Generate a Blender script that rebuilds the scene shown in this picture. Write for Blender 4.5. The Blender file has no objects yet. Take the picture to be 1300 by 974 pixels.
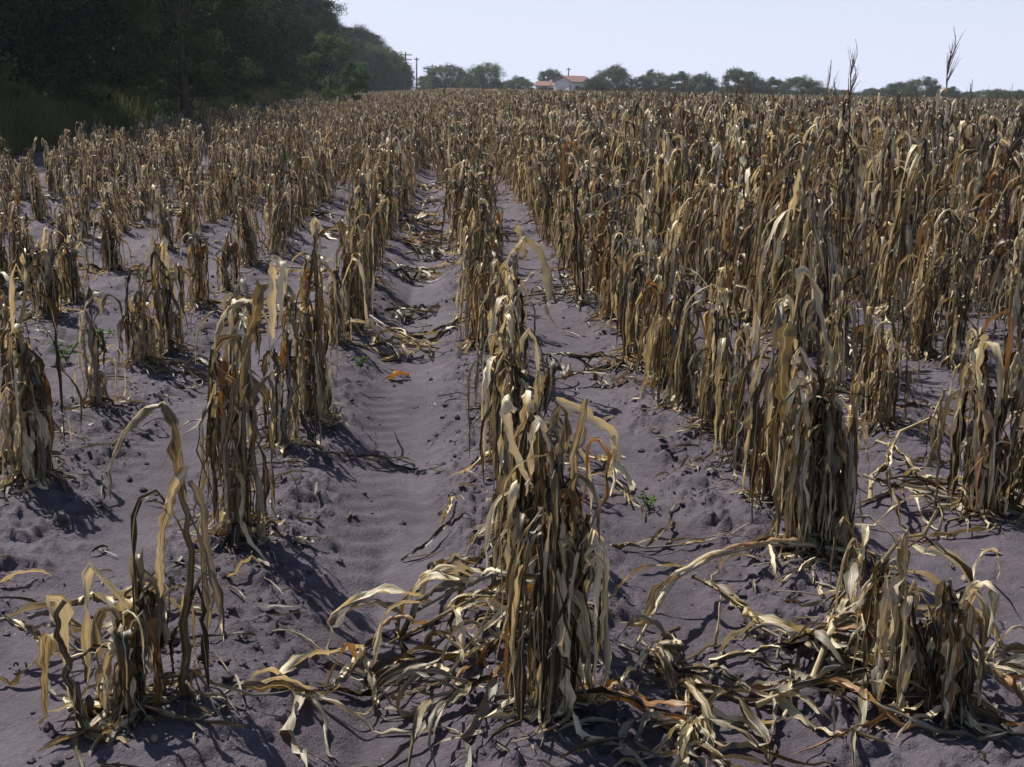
import bpy, math, random
import numpy as np
from mathutils import Vector, Matrix, Euler

# ------------------------------------------------------------------ camera, world, sun, exposure
SC = bpy.context.scene
COL = SC.collection
R = math.radians
CAMH = 1.65
FPX = 1517.0                       # focal length in photo pixels (1300 wide)
cam_d = bpy.data.cameras.new('camera'); cam = bpy.data.objects.new('camera', cam_d); COL.objects.link(cam)
cam_d.sensor_width = 36.0; cam_d.lens = FPX / 1300 * 36.0
cam_d.shift_y = -45 / 1300
cam_d.clip_start = 0.05; cam_d.clip_end = 9000
PITCH, YAW, ROLL = R(-12.25), R(-3.5), R(1.15)
cam.location = (0, 0, CAMH)
cam.rotation_euler = (Euler((0, 0, YAW)).to_matrix() @ Euler((R(90) + PITCH, 0, 0)).to_matrix() @ Euler((0, 0, ROLL)).to_matrix()).to_euler()
SC.camera = cam
CM = cam.rotation_euler.to_matrix()

SUN_EL, SUN_AZ = R(52), R(-40)     # azimuth measured from +Y (ahead) towards +X; negative = ahead and to the left
w = bpy.data.worlds.new('World'); SC.world = w; w.use_nodes = True
nt = w.node_tree; nt.nodes.clear()
sky = nt.nodes.new('ShaderNodeTexSky'); sky.sky_type = 'NISHITA'; sky.sun_disc = False
sky.sun_elevation = SUN_EL; sky.sun_rotation = SUN_AZ
sky.altitude = 0; sky.air_density = 1.0; sky.dust_density = 1.0; sky.ozone_density = 2.5
bg = nt.nodes.new('ShaderNodeBackground'); bg.inputs[1].default_value = 0.07
wo = nt.nodes.new('ShaderNodeOutputWorld')
# milky haze low in the sky, thinning upwards
tcw = nt.nodes.new('ShaderNodeTexCoord'); sxyz = nt.nodes.new('ShaderNodeSeparateXYZ'); nt.links.new(tcw.outputs['Generated'], sxyz.inputs[0])
mrw = nt.nodes.new('ShaderNodeMapRange'); mrw.inputs['From Min'].default_value = 0.0; mrw.inputs['From Max'].default_value = 0.30
mrw.inputs['To Min'].default_value = 0.93; mrw.inputs['To Max'].default_value = 0.05; mrw.interpolation_type = 'SMOOTHSTEP'
nt.links.new(sxyz.outputs[2], mrw.inputs[0])
mxw = nt.nodes.new('ShaderNodeMix'); mxw.data_type = 'RGBA'; nt.links.new(mrw.outputs[0], mxw.inputs[0])
nt.links.new(sky.outputs[0], mxw.inputs[6]); mxw.inputs[7].default_value = (9.6, 10.3, 12.9, 1)
nt.links.new(mxw.outputs[2], bg.inputs[0]); nt.links.new(bg.outputs[0], wo.inputs[0])

sl = bpy.data.lights.new('sun', 'SUN'); sl.energy = 5.0; sl.angle = R(0.5); sl.color = (1.0, 0.95, 0.86)
so = bpy.data.objects.new('sun', sl); COL.objects.link(so)
sdir = Vector((math.sin(SUN_AZ) * math.cos(SUN_EL), math.cos(SUN_AZ) * math.cos(SUN_EL), math.sin(SUN_EL)))
so.rotation_euler = sdir.to_track_quat('Z', 'Y').to_euler(); so.location = (0, 0, 30)
vs = SC.view_settings
SC.display_settings.display_device = 'sRGB'
vs.view_transform = 'Standard'; vs.look = 'None'; vs.exposure = 0.30; vs.gamma = 1.0; vs.use_curve_mapping = False
SC.cycles.max_bounces = 6; SC.cycles.diffuse_bounces = 3; SC.cycles.transmission_bounces = 4
SC.cycles.volume_bounces = 0; SC.cycles.transparent_max_bounces = 8; SC.cycles.use_denoising = True
SC.cycles.denoising_input_passes = 'RGB_ALBEDO_NORMAL'

# ------------------------------------------------------------------ small helpers
rng = np.random.default_rng(7)
random.seed(7)

def hash2(ix, iy, seed):
    h = (ix.astype(np.int64) * 374761393 + iy.astype(np.int64) * 668265263 + seed * 982451653) & 0x7fffffff
    h = ((h ^ (h >> 13)) * 1274126177) & 0x7fffffff
    h = (h ^ (h >> 16)) & 0xffffff
    return h / float(0xffffff)

def vnoise(x, y, seed=0):
    x = np.asarray(x, float); y = np.asarray(y, float)
    ix = np.floor(x); iy = np.floor(y); fx = x - ix; fy = y - iy
    fx = fx * fx * (3 - 2 * fx); fy = fy * fy * (3 - 2 * fy)
    a = hash2(ix, iy, seed); b = hash2(ix + 1, iy, seed); c = hash2(ix, iy + 1, seed); d = hash2(ix + 1, iy + 1, seed)
    return (a * (1 - fx) + b * fx) * (1 - fy) + (c * (1 - fx) + d * fx) * fy

def fbm(x, y, seed=0, octs=4):
    s = 0; a = 0.5
    for i in range(octs):
        s = s + a * (vnoise(x, y, seed + i * 17) - 0.5); x = np.asarray(x) * 2.03 + 3.1; y = np.asarray(y) * 2.03 + 7.7; a *= 0.5
    return s

ROW0, ROWS = 0.30, 1.0             # the corn rows run along +Y at x = ROW0 + k
def ground_h(x, y):
    x = np.asarray(x, float); y = np.asarray(y, float)
    infield = np.clip((x + 9.2) / 1.0, 0, 1)
    rp = (x - ROW0) / ROWS + 0.06 * fbm(x * 0.4, y * 0.35, 3, 2)
    f = rp - np.round(rp)                                   # -0.5..0.5, 0 on the row
    ridge = 0.035 * np.cos(2 * np.pi * f)
    clod_amt = np.clip(1.25 - np.abs(np.abs(f) - 0.17) * 4.2, 0.12, 1) * np.clip(0.35 + 1.6 * (vnoise(x * 0.9, y * 0.7, 51)), 0.3, 1.5)
    wx = x + .05 * fbm(x * 11, y * 11, 71, 2); wy = y + .05 * fbm(x * 11, y * 11, 72, 2)
    c1 = fbm(wx * 10, wy * 10, 11, 4); c2 = fbm(wx * 31, wy * 31, 23, 3)
    blob = np.clip((c1 - .06) * 9, 0, 1) * .016 + np.clip((c2 - .10) * 7, 0, 1) * .011
    lump = np.maximum(c1, -0.05) * 0.035 + c2 * 0.02 + blob
    und = fbm(x * 1.3, y * 1.1, 31, 3) * 0.045
    # tyre track with lug marks in the furrow left of the centre row
    tx = x + 0.20 - 0.03 * np.sin(y * 0.55)
    tw = np.exp(-(tx / 0.21) ** 4)
    lug = np.sin((y + np.abs(tx) * 0.75) * 2 * np.pi / 0.15)
    lug = np.clip(lug * 1.3 + .4 * fbm(x * 14, y * 14, 19, 2), -1, 1)
    track = tw * (-0.038 + 0.0050 * lug * np.clip(1.7 * vnoise(x * 3.0, y * 1.3, 77) - .35, 0, 1))
    rut = -0.030 * np.exp(-((tx + 0.03) / 0.05) ** 2) * np.clip(vnoise(x * 1.0, y * 0.8, 5) * 1.6 - 0.3, 0, 1)
    tx2 = x - 1.83
    track2 = np.exp(-(tx2 / 0.2) ** 4) * (-0.018 + 0.003 * np.sin((y + np.abs(tx2)) * 2 * np.pi / 0.15))
    z = (ridge + lump * clod_amt * (1 - 0.85 * tw) + track + rut + track2) * infield + und
    bank = np.clip((-9.2 - x) / 2.5, 0, 1); bank = bank * bank * (3 - 2 * bank)
    z = z + bank * (0.45 + 0.5 * fbm(x * 0.5, y * 0.3, 91, 3))
    return z

def gz(x, y): return float(ground_h(x, y))

def ray(px, py):
    v = Vector(((px - 650) / FPX, -(py - 442) / FPX, -1.0))
    return CM @ v

def P(px, py, Y):
    """world point seen at photo pixel (px, py) at distance Y ahead"""
    v = ray(px, py); t = Y / v.y
    return Vector((v.x * t, Y, CAMH + v.z * t))

def G(px, py):
    v = ray(px, py); t = -CAMH / v.z
    return (v.x * t, v.y * t)

def tag(o, label=None, cat=None, group=None, kind=None):
    if label: o['label'] = label
    if cat: o['category'] = cat
    if group: o['group'] = group
    if kind: o['kind'] = kind
    return o

def empty(name, loc, rz=0.0, sc=None):
    o = bpy.data.objects.new(name, None); COL.objects.link(o)
    o.empty_display_size = 0.1
    o.location = loc; o.rotation_euler = (0, 0, rz)
    if sc: o.scale = sc
    return o

class MB:
    """collects vertices / faces and a per vertex colour attribute 'lf' = (random, across, along)"""
    def __init__(s): s.v = []; s.f = []; s.c = []; s.n = 0
    def add(s, verts, faces, cols=None):
        verts = np.asarray(verts, float).reshape(-1, 3)
        s.v.append(verts)
        if cols is None: cols = np.zeros((len(verts), 3))
        s.c.append(np.asarray(cols, float))
        faces = np.asarray(faces, int)
        s.f.append(faces + s.n); s.n += len(verts)
    def mesh(s, name, mat, smooth=True):
        m = bpy.data.meshes.new(name)
        V = np.concatenate(s.v); m.vertices.add(len(V)); m.vertices.foreach_set('co', V.ravel())
        loops = np.concatenate([f.ravel() for f in s.f])
        tot = np.concatenate([np.full(len(f), f.shape[1]) for f in s.f])
        st = np.concatenate([[0], np.cumsum(tot)[:-1]])
        m.loops.add(len(loops)); m.loops.foreach_set('vertex_index', loops)
        m.polygons.add(len(tot)); m.polygons.foreach_set('loop_start', st)
        try: m.polygons.foreach_set('loop_total', tot)
        except Exception: pass
        m.polygons.foreach_set('use_smooth', np.full(len(tot), smooth))
        a = m.attributes.new('lf', 'FLOAT_COLOR', 'POINT')
        Cc = np.concatenate(s.c); a.data.foreach_set('color', np.concatenate([Cc, np.ones((len(Cc), 1))], 1).ravel())
        m.update(calc_edges=True); m.validate()
        m.materials.append(mat)
        return m
    def build(s, name, mat, parent=None, smooth=True):
        o = bpy.data.objects.new(name, s.mesh(name, mat, smooth)); COL.objects.link(o)
        if parent: o.parent = parent
        return o

def grid_faces(nr, nc, closed=False):
    i = np.arange(nr - 1)[:, None]; j = np.arange(nc if closed else nc - 1)[None, :]
    a = i * nc + j; b = i * nc + (j + 1) % nc
    return np.stack([a, b, b + nc, a + nc], -1).reshape(-1, 4)

def frames(path, w0, roll):
    """parallel-transported frames along a path"""
    n = len(path); T = np.gradient(path, axis=0); T /= np.linalg.norm(T, axis=1)[:, None] + 1e-9
    W = np.zeros_like(path); w = np.asarray(w0, float)
    for i in range(n):
        w = w - T[i] * w.dot(T[i]); L = np.linalg.norm(w)
        if L < 1e-4: w = np.cross(T[i], [0.3, 0.5, 0.8]); L = np.linalg.norm(w)
        w = w / L
        if roll[i] != 0:
            b = np.cross(T[i], w); w = w * math.cos(roll[i]) + b * math.sin(roll[i])
        W[i] = w
    return T, W, np.cross(T, W)

JC = np.array([-1, -0.5, 0, 0.5, 1.0])
def ribbon(mb, path, width, curl, w0, roll, rnd, ruffle=0.004, crumple=0.21):
    path = np.asarray(path, float); n = len(path)
    T, W, N = frames(path, w0, roll)
    t = np.linspace(0, 1, n)
    seg = np.concatenate([[0], np.cumsum(np.linalg.norm(np.diff(path, axis=0), axis=1))])
    wp = np.minimum(1, 0.45 + t * 3.5) * (1 - t ** 3.0) ** 0.8 + 0.05
    wd = width * wp * (1 + 0.12 * np.sin(seg * 23 + rnd * 50))
    cu = np.maximum(curl if np.ndim(curl) else np.full(n, curl), 0.05)
    ph = JC[None, :] * cu[:, None]
    rr_ = np.random.default_rng(int(rnd * 1e6) + n)
    jag = 1 + crumple * rr_.normal(0, 1, (n, 5)) * np.abs(JC)[None, :]
    jag[:, [0, 4]] *= np.where(rr_.random((n, 2)) < .10, .45, 1)
    xo = wd[:, None] * 0.5 * np.sin(ph) / cu[:, None] * jag
    zo = wd[:, None] * 0.5 * (1 - np.cos(ph)) / cu[:, None]
    zo = zo + np.abs(JC)[None, :] ** 2 * ruffle * np.sin(seg[:, None] * 60 + JC[None, :] * 2.5 + rnd * 40) * wp[:, None]
    zo[:, 2] -= 0.0016
    zo += rr_.normal(0, 1, (n, 5)) * width * crumple * 0.32 * wp[:, None]
    xo += (rr_.normal(0, 1, n) * width * crumple * 0.25)[:, None]
    V = path[:, None, :] + W[:, None, :] * xo[..., None] + N[:, None, :] * zo[..., None]
    C = np.zeros((n, 5, 3)); C[..., 0] = rnd; C[..., 1] = (JC * 0.5 + 0.5)[None, :]; C[..., 2] = (seg % 3.0)[:, None] / 3.0
    mb.add(V.reshape(-1, 3), grid_faces(n, 5), C.reshape(-1, 3))

def tube(mb, path, rad, sides=7, rnd=0.5, cap=True, squash=1.0):
    path = np.asarray(path, float); n = len(path); rad = np.broadcast_to(rad, (n,))
    T, W, N = frames(path, [0.93, 0.2, 0.1], np.zeros(n))
    a = np.linspace(0, 2 * np.pi, sides, endpoint=False)
    V = path[:, None, :] + rad[:, None, None] * (W[:, None, :] * np.cos(a)[None, :, None] + N[:, None, :] * np.sin(a)[None, :, None] * squash)
    seg = np.concatenate([[0], np.cumsum(np.linalg.norm(np.diff(path, axis=0), axis=1))])
    C = np.zeros((n, sides, 3)); C[..., 0] = rnd; C[..., 1] = (np.abs(a / np.pi - 1))[None, :]; C[..., 2] = (seg % 3.0)[:, None] / 3.0
    mb.add(V.reshape(-1, 3), grid_faces(n, sides, True), C.reshape(-1, 3))
    if cap:
        for k, end in ((0, 0), (n - 1, 1)):
            ring = V[k]; c = path[k]
            vv = np.vstack([ring, c]); cc = np.zeros((sides + 1, 3)); cc[:, 0] = rnd; cc[:, 2] = 0.3
            ff = [[(i + 1) % sides, i, sides] if end == 0 else [i, (i + 1) % sides, sides] for i in range(sides)]
            mb.add(vv, ff, cc)

def spline(pts, n):
    pts = np.asarray([tuple(p) for p in pts], float); m = len(pts)
    ext = np.vstack([2 * pts[0] - pts[1], pts, 2 * pts[-1] - pts[-2]])
    out = []
    for u in np.linspace(0, m - 1 - 1e-6, n):
        i = int(u); f = u - i; p0, p1, p2, p3 = ext[i:i + 4]
        out.append(0.5 * ((2 * p1) + (p2 - p0) * f + (2 * p0 - 5 * p1 + 4 * p2 - p3) * f * f + (3 * p1 - p0 - 3 * p2 + p3) * f ** 3))
    return np.array(out)

# ------------------------------------------------------------------ materials
def new_mat(name):
    m = bpy.data.materials.new(name); m.use_nodes = True; m.node_tree.nodes.clear(); return m, m.node_tree.nodes, m.node_tree.links
def N_(ns, t, **kw):
    n = ns.new(t)
    for k, v in kw.items():
        if k.startswith('i_'): n.inputs[int(k[2:])].default_value = v
        else: setattr(n, k, v)
    return n
def ramp(ns, pts):
    r = ns.new('ShaderNodeValToRGB'); e = r.color_ramp.elements
    while len(e) < len(pts): e.new(0.5)
    for q, (p, c) in zip(e, pts): q.position = p; q.color = (*c, 1)
    return r
def noise(ns, ls, vec, scale, detail=3, rough=0.55):
    n = ns.new('ShaderNodeTexNoise'); n.inputs['Scale'].default_value = scale; n.inputs['Detail'].default_value = detail
    n.inputs['Roughness'].default_value = rough
    if vec is not None: ls.new(vec, n.inputs['Vector'])
    return n
def math_(ns, ls, op, a, b=None, clamp=False):
    n = ns.new('ShaderNodeMath'); n.operation = op; n.use_clamp = clamp
    for i, q in enumerate((a, b)):
        if q is None: continue
        if isinstance(q, (int, float)): n.inputs[i].default_value = q
        else: ls.new(q, n.inputs[i])
    return n.outputs[0]
def mix_(ns, ls, fac, a, b, blend='MIX'):
    n = ns.new('ShaderNodeMix'); n.data_type = 'RGBA'; n.blend_type = blend
    for s, q in ((n.inputs[0], fac), (n.inputs[6], a), (n.inputs[7], b)):
        if isinstance(q, (int, float)): s.default_value = q
        elif isinstance(q, tuple): s.default_value = (*q, 1)
        else: ls.new(q, s)
    return n.outputs[2]

def dry_leaf_mat(name, dark, mid, pale, trans=0.25, rust=0.04, spec=0.5, objvar=True):
    m, ns, ls = new_mat(name)
    at = N_(ns, 'ShaderNodeAttribute', attribute_name='lf')
    sp = ns.new('ShaderNodeSeparateColor'); ls.new(at.outputs['Color'], sp.inputs[0])
    r, u, v = sp.outputs[0], sp.outputs[1], sp.outputs[2]
    oi = ns.new('ShaderNodeObjectInfo')
    rr = math_(ns, ls, 'FRACT', math_(ns, ls, 'ADD', math_(ns, ls, 'MULTIPLY', r, 7.31), oi.outputs['Random']))
    cv = ns.new('ShaderNodeCombineXYZ')
    ls.new(math_(ns, ls, 'MULTIPLY', u, 9.0), cv.inputs[0]); ls.new(math_(ns, ls, 'MULTIPLY', v, 7.0), cv.inputs[1])
    ls.new(math_(ns, ls, 'MULTIPLY', rr, 37.0), cv.inputs[2])
    st = noise(ns, ls, cv.outputs[0], 1.3, 4, 0.6)                      # long streaks
    cv2 = ns.new('ShaderNodeCombineXYZ')
    ls.new(math_(ns, ls, 'MULTIPLY', u, 2.0), cv2.inputs[0]); ls.new(math_(ns, ls, 'MULTIPLY', v, 24.0), cv2.inputs[1])
    ls.new(math_(ns, ls, 'MULTIPLY', rr, 91.0), cv2.inputs[2])
    bl = noise(ns, ls, cv2.outputs[0], 1.0, 3, 0.6)                     # blotches along the leaf
    val = math_(ns, ls, 'ADD', math_(ns, ls, 'MULTIPLY', st.outputs[0], 0.75), math_(ns, ls, 'MULTIPLY', bl.outputs[0], 0.55))
    cv3 = ns.new('ShaderNodeCombineXYZ')
    ls.new(math_(ns, ls, 'MULTIPLY', u, 34.0), cv3.inputs[0]); ls.new(math_(ns, ls, 'MULTIPLY', v, 16.0), cv3.inputs[1])
    ls.new(math_(ns, ls, 'MULTIPLY', rr, 57.0), cv3.inputs[2]); fs = noise(ns, ls, cv3.outputs[0], 1.0, 3, 0.7)
    val = math_(ns, ls, 'ADD', val, math_(ns, ls, 'MULTIPLY', math_(ns, ls, 'SUBTRACT', fs.outputs[0], 0.5), 0.55))
    val = math_(ns, ls, 'ADD', val, math_(ns, ls, 'MULTIPLY', math_(ns, ls, 'SUBTRACT', rr, 0.56), 0.62))
    cr = ramp(ns, [(0.42, dark), (0.63, mid), (0.86, pale)])
    ls.new(val, cr.inputs[0]); col = cr.outputs[0]
    # pale midrib
    mr = math_(ns, ls, 'LESS_THAN', math_(ns, ls, 'ABSOLUTE', math_(ns, ls, 'SUBTRACT', u, 0.5)), 0.045)
    col = mix_(ns, ls, math_(ns, ls, 'MULTIPLY', mr, 0.45), col, pale)
    # a few rust coloured and a few grey leaves
    r2 = math_(ns, ls, 'FRACT', math_(ns, ls, 'MULTIPLY', rr, 17.7))
    col = mix_(ns, ls, math_(ns, ls, 'MULTIPLY', math_(ns, ls, 'LESS_THAN', r2, rust), 0.75), col, (0.31, 0.145, 0.04))
    col = mix_(ns, ls, math_(ns, ls, 'MULTIPLY', math_(ns, ls, 'GREATER_THAN', r2, 0.78), 0.55), col, (0.26, 0.235, 0.20))
    p = ns.new('ShaderNodeBsdfPrincipled'); ls.new(col, p.inputs['Base Color'])
    p.inputs['Roughness'].default_value = 0.42; p.inputs['Specular IOR Level'].default_value = spec
    bp = ns.new('ShaderNodeBump'); bp.inputs['Strength'].default_value = 0.5; bp.inputs['Distance'].default_value = 0.004
    ls.new(st.outputs[0], bp.inputs['Height']); ls.new(bp.outputs[0], p.inputs['Normal'])
    tr = ns.new('ShaderNodeBsdfTranslucent'); ls.new(mix_(ns, ls, 1.0, col, (1.0, 0.81, 0.47), 'MULTIPLY'), tr.inputs[0])
    mx = ns.new('ShaderNodeMixShader'); mx.inputs[0].default_value = trans
    ls.new(p.outputs[0], mx.inputs[1]); ls.new(tr.outputs[0], mx.inputs[2])
    o = ns.new('ShaderNodeOutputMaterial'); ls.new(mx.outputs[0], o.inputs[0])
    return m

M_LEAF = dry_leaf_mat('dry_leaf', (0.028, 0.018, 0.008), (0.245, 0.178, 0.082), (0.86, 0.75, 0.52))
M_LEAFPALE = dry_leaf_mat('bleached_leaf', (0.22, 0.16, 0.07), (0.50, 0.40, 0.21), (0.80, 0.70, 0.48), rust=0.0)
M_LEAFFAR = dry_leaf_mat('dry_leaf_brown', (0.035, 0.022, 0.013), (0.30, 0.235, 0.155), (0.88, 0.80, 0.64), rust=0.05)
M_LITTER = dry_leaf_mat('weathered_leaf', (0.035, 0.025, 0.015), (0.13, 0.10, 0.055), (0.42, 0.35, 0.22), trans=0.1, rust=0.03)
M_STALK = dry_leaf_mat('dry_stalk', (0.03, 0.018, 0.010), (0.13, 0.085, 0.035), (0.34, 0.25, 0.11), trans=0.0, rust=0.0)
M_RUST = dry_leaf_mat('rusty_leaf', (0.12, 0.05, 0.012), (0.32, 0.13, 0.025), (0.50, 0.24, 0.05), rust=0.0)
M_TASSEL = dry_leaf_mat('dry_tassel', (0.07, 0.045, 0.02), (0.20, 0.13, 0.065), (0.36, 0.27, 0.15), trans=0.1)

def simple_mat(name, base, rough=0.8, var=0.3, scale=8.0, trans=None, bump=0.0, spec=0.3):
    m, ns, ls = new_mat(name)
    tc = ns.new('ShaderNodeTexCoord'); nz = noise(ns, ls, tc.outputs['Object'], scale, 4)
    lo = tuple(c * (1 - var) for c in base); hi = tuple(min(1, c * (1 + var)) for c in base)
    cr = ramp(ns, [(0.3, lo), (0.7, hi)]); ls.new(nz.outputs[0], cr.inputs[0])
    p = ns.new('ShaderNodeBsdfPrincipled'); ls.new(cr.outputs[0], p.inputs['Base Color'])
    p.inputs['Roughness'].default_value = rough; p.inputs['Specular IOR Level'].default_value = spec
    if bump:
        bp = ns.new('ShaderNodeBump'); bp.inputs['Distance'].default_value = bump; ls.new(nz.outputs[0], bp.inputs['Height']); ls.new(bp.outputs[0], p.inputs['Normal'])
    o = ns.new('ShaderNodeOutputMaterial'); ls.new(p.outputs[0], o.inputs[0])
    return m

def green_mat(name, a, b, trans=0.3):
    m, ns, ls = new_mat(name)
    at = N_(ns, 'ShaderNodeAttribute', attribute_name='lf')
    sp = ns.new('ShaderNodeSeparateColor'); ls.new(at.outputs['Color'], sp.inputs[0])
    oi = ns.new('ShaderNodeObjectInfo')
    v = math_(ns, ls, 'ADD', math_(ns, ls, 'MULTIPLY', sp.outputs[0], 0.75), math_(ns, ls, 'MULTIPLY', oi.outputs['Random'], 0.25))
    cr = ramp(ns, [(0.1, a), (0.9, b)]); ls.new(v, cr.inputs[0])
    p = ns.new('ShaderNodeBsdfPrincipled'); ls.new(cr.outputs[0], p.inputs['Base Color']); p.inputs['Roughness'].default_value = 0.65
    p.inputs['Specular IOR Level'].default_value = 0.12
    tr = ns.new('ShaderNodeBsdfTranslucent'); ls.new(cr.outputs[0], tr.inputs[0])
    mx = ns.new('ShaderNodeMixShader'); mx.inputs[0].default_value = trans
    ls.new(p.outputs[0], mx.inputs[1]); ls.new(tr.outputs[0], mx.inputs[2])
    o = ns.new('ShaderNodeOutputMaterial'); ls.new(mx.outputs[0], o.inputs[0]); return m

M_TREE = green_mat('shade_tone_foliage', (0.006, 0.014, 0.009), (0.060, 0.118, 0.052), 0.08)  # near-black end puts the shade under the crowns into the leaf colour
M_TREE2 = green_mat('sunlit_tone_foliage', (0.045, 0.09, 0.035), (0.11, 0.175, 0.065), 0.45)  # sunlight on the foliage painted in as a lighter green
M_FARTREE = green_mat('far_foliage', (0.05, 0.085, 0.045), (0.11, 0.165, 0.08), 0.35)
M_WEED = green_mat('weed_leaf', (0.05, 0.10, 0.02), (0.10, 0.18, 0.04), 0.3)
M_GRASS = green_mat('bank_grass', (0.09, 0.12, 0.04), (0.28, 0.25, 0.12), 0.4)
M_BARK = simple_mat('bark', (0.075, 0.058, 0.045), 0.9, 0.4, 6, bump=0.02)
M_WALL = simple_mat('white_wall', (0.80, 0.80, 0.79), 0.9, 0.06, 1.5)
M_ROOF = simple_mat('red_roof', (0.22, 0.12, 0.10), 0.85, 0.2, 3)
M_WOOD = simple_mat('grey_wood', (0.10, 0.085, 0.075), 0.9, 0.3, 3)
M_DARK = simple_mat('dark_glass', (0.02, 0.025, 0.03), 0.2, 0.1, 1)

def ground_material():
    m, ns, ls = new_mat('purple_grey_soil')
    tc = ns.new('ShaderNodeTexCoord'); ob = tc.outputs['Object']
    big = noise(ns, ls, ob, 0.9, 5, 0.6); med = noise(ns, ls, ob, 7, 5, 0.65); fine = noise(ns, ls, ob, 60, 4, 0.7)
    v = math_(ns, ls, 'ADD', math_(ns, ls, 'MULTIPLY', big.outputs[0], 0.45), math_(ns, ls, 'MULTIPLY', med.outputs[0], 0.4))
    v = math_(ns, ls, 'ADD', v, math_(ns, ls, 'MULTIPLY', fine.outputs[0], 0.25))
    cr = ramp(ns, [(0.36, (0.036, 0.028, 0.035)), (0.55, (0.094, 0.076, 0.096)), (0.74, (0.155, 0.131, 0.158))])
    ls.new(v, cr.inputs[0]); col = cr.outputs[0]
    vo = ns.new('ShaderNodeTexVoronoi'); vo.inputs['Scale'].default_value = 42; ls.new(ob, vo.inputs['Vector'])
    sc = ns.new('ShaderNodeSeparateColor'); ls.new(vo.outputs['Color'], sc.inputs[0])
    spk = math_(ns, ls, 'MULTIPLY', math_(ns, ls, 'LESS_THAN', vo.outputs['Distance'], 0.16), math_(ns, ls, 'GREATER_THAN', sc.outputs[0], 0.95))
    col = mix_(ns, ls, math_(ns, ls, 'MULTIPLY', spk, 0.6), col, (0.34, 0.31, 0.30))
    p = ns.new('ShaderNodeBsdfPrincipled'); ls.new(col, p.inputs['Base Color']); p.inputs['Roughness'].default_value = 0.8
    p.inputs['Specular IOR Level'].default_value = 0.3
    f2 = noise(ns, ls, ob, 150, 3, 0.7)
    hh = math_(ns, ls, 'ADD', math_(ns, ls, 'MULTIPLY', fine.outputs[0], 0.7), math_(ns, ls, 'MULTIPLY', f2.outputs[0], 0.3))
    bp = ns.new('ShaderNodeBump'); bp.inputs['Strength'].default_value = 0.9; bp.inputs['Distance'].default_value = 0.02
    ls.new(hh, bp.inputs['Height']); ls.new(bp.outputs[0], p.inputs['Normal'])
    o = ns.new('ShaderNodeOutputMaterial'); ls.new(p.outputs[0], o.inputs[0]); return m
M_SOIL = ground_material()

# ------------------------------------------------------------------ the ground: one sheet, fine near the camera
ys = [-60, -25, -10, -4, -1, 0.5, 1.4, 2.0]
y = 2.3
while y < 60: ys.append(y); y += 0.0035 * y if y < 25 else 0.008 * y
while y < 4000: ys.append(y); y *= 1.10
ys = np.array(ys)
s = np.linspace(-1, 1, 760)
s = np.concatenate([[-60, -14, -4, -1.7], s * 1.02, [1.7, 4, 14, 60]])
cx = 0.055 * np.maximum(ys, 0)
half = 0.50 * np.maximum(ys, 0) + 1.5
X = cx[:, None] + half[:, None] * s[None, :]; Y = np.repeat(ys[:, None], len(s), 1)
Z = ground_h(X, Y)
fade = np.clip(1 - (Y - 70) / 60, 0, 1) * np.clip(1 - (np.abs(X) - 90) / 40, 0, 1)
Z = Z * fade
g = MB(); g.add(np.stack([X, Y, Z], -1).reshape(-1, 3), grid_faces(len(ys), len(s)))
ground = g.build('ground', M_SOIL); tag(ground, kind='structure')

# ------------------------------------------------------------------ corn
def leaf_path(rg, p0, az, elev, L, bend, ghz, n=18, wob=0.10, stiff=0.06, fold=0.75, spread=0.0, kink=0.09):
    d = np.array([math.cos(az) * math.cos(elev), math.sin(az) * math.cos(elev), math.sin(elev)])
    p = np.array(p0, float); st = L / (n - 1); out = [p.copy()]
    hz = np.array([math.cos(az), math.sin(az), 0])
    for i in range(1, n):
        t = i / (n - 1)
        k = stiff if t < bend else fold
        d = d + np.array([0, 0, -1]) * k + rg.normal(0, wob, 3) * (0.5 + t) + hz * spread
        if rg.random() < kink: d = d + rg.normal(0, .45, 3)
        d /= np.linalg.norm(d)
        q = p + d * st
        gh = ghz(q[0], q[1]) if callable(ghz) else ghz
        if q[2] < gh + 0.012:
            d[2] = max(0.0, (gh + 0.012 - p[2]) / st * 0.6) if p[2] < gh + 0.012 else -0.1
            h = np.hypot(d[0], d[1])
            if h < 0.3: d[0] += hz[0] * 0.6; d[1] += hz[1] * 0.6
            d += np.array([rg.normal(0, .25), rg.normal(0, .25), 0]); d /= np.linalg.norm(d)
            q = p + d * st; q[2] = max(q[2], gh + 0.008 + 0.006 * rg.random())
        p = q; out.append(p.copy())
    return np.array(out)

def add_leaf(mb, rg, p0, az, elev, L, W, bend, ghz, n=18, wob=0.09, stiff=0.06, fold=0.75, spread=0.0, curl=None, rnd=None, twist=0.22, kink=0.09):
    path = leaf_path(rg, p0, az, elev, L, bend, ghz, n, wob, stiff, fold, spread, kink)
    roll = np.cumsum(rg.normal(0, twist, n)) * 0.35 + rg.normal(0, 0.12)
    roll[:3] *= 0.2
    c0 = curl if curl is not None else rg.uniform(0.6, 2.8)
    cu = c0 * (0.7 + 0.5 * np.sin(np.linspace(0, 3, n) * rg.uniform(1, 3) + rg.uniform(0, 6)))
    cu[0:2] = 2.2
    ribbon(mb, path, W, np.clip(cu, 0.15, 2.9), [-math.sin(az), math.cos(az), 0.05], roll, rg.random() if rnd is None else rnd, ruffle=rg.uniform(0.001, 0.007))

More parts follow.
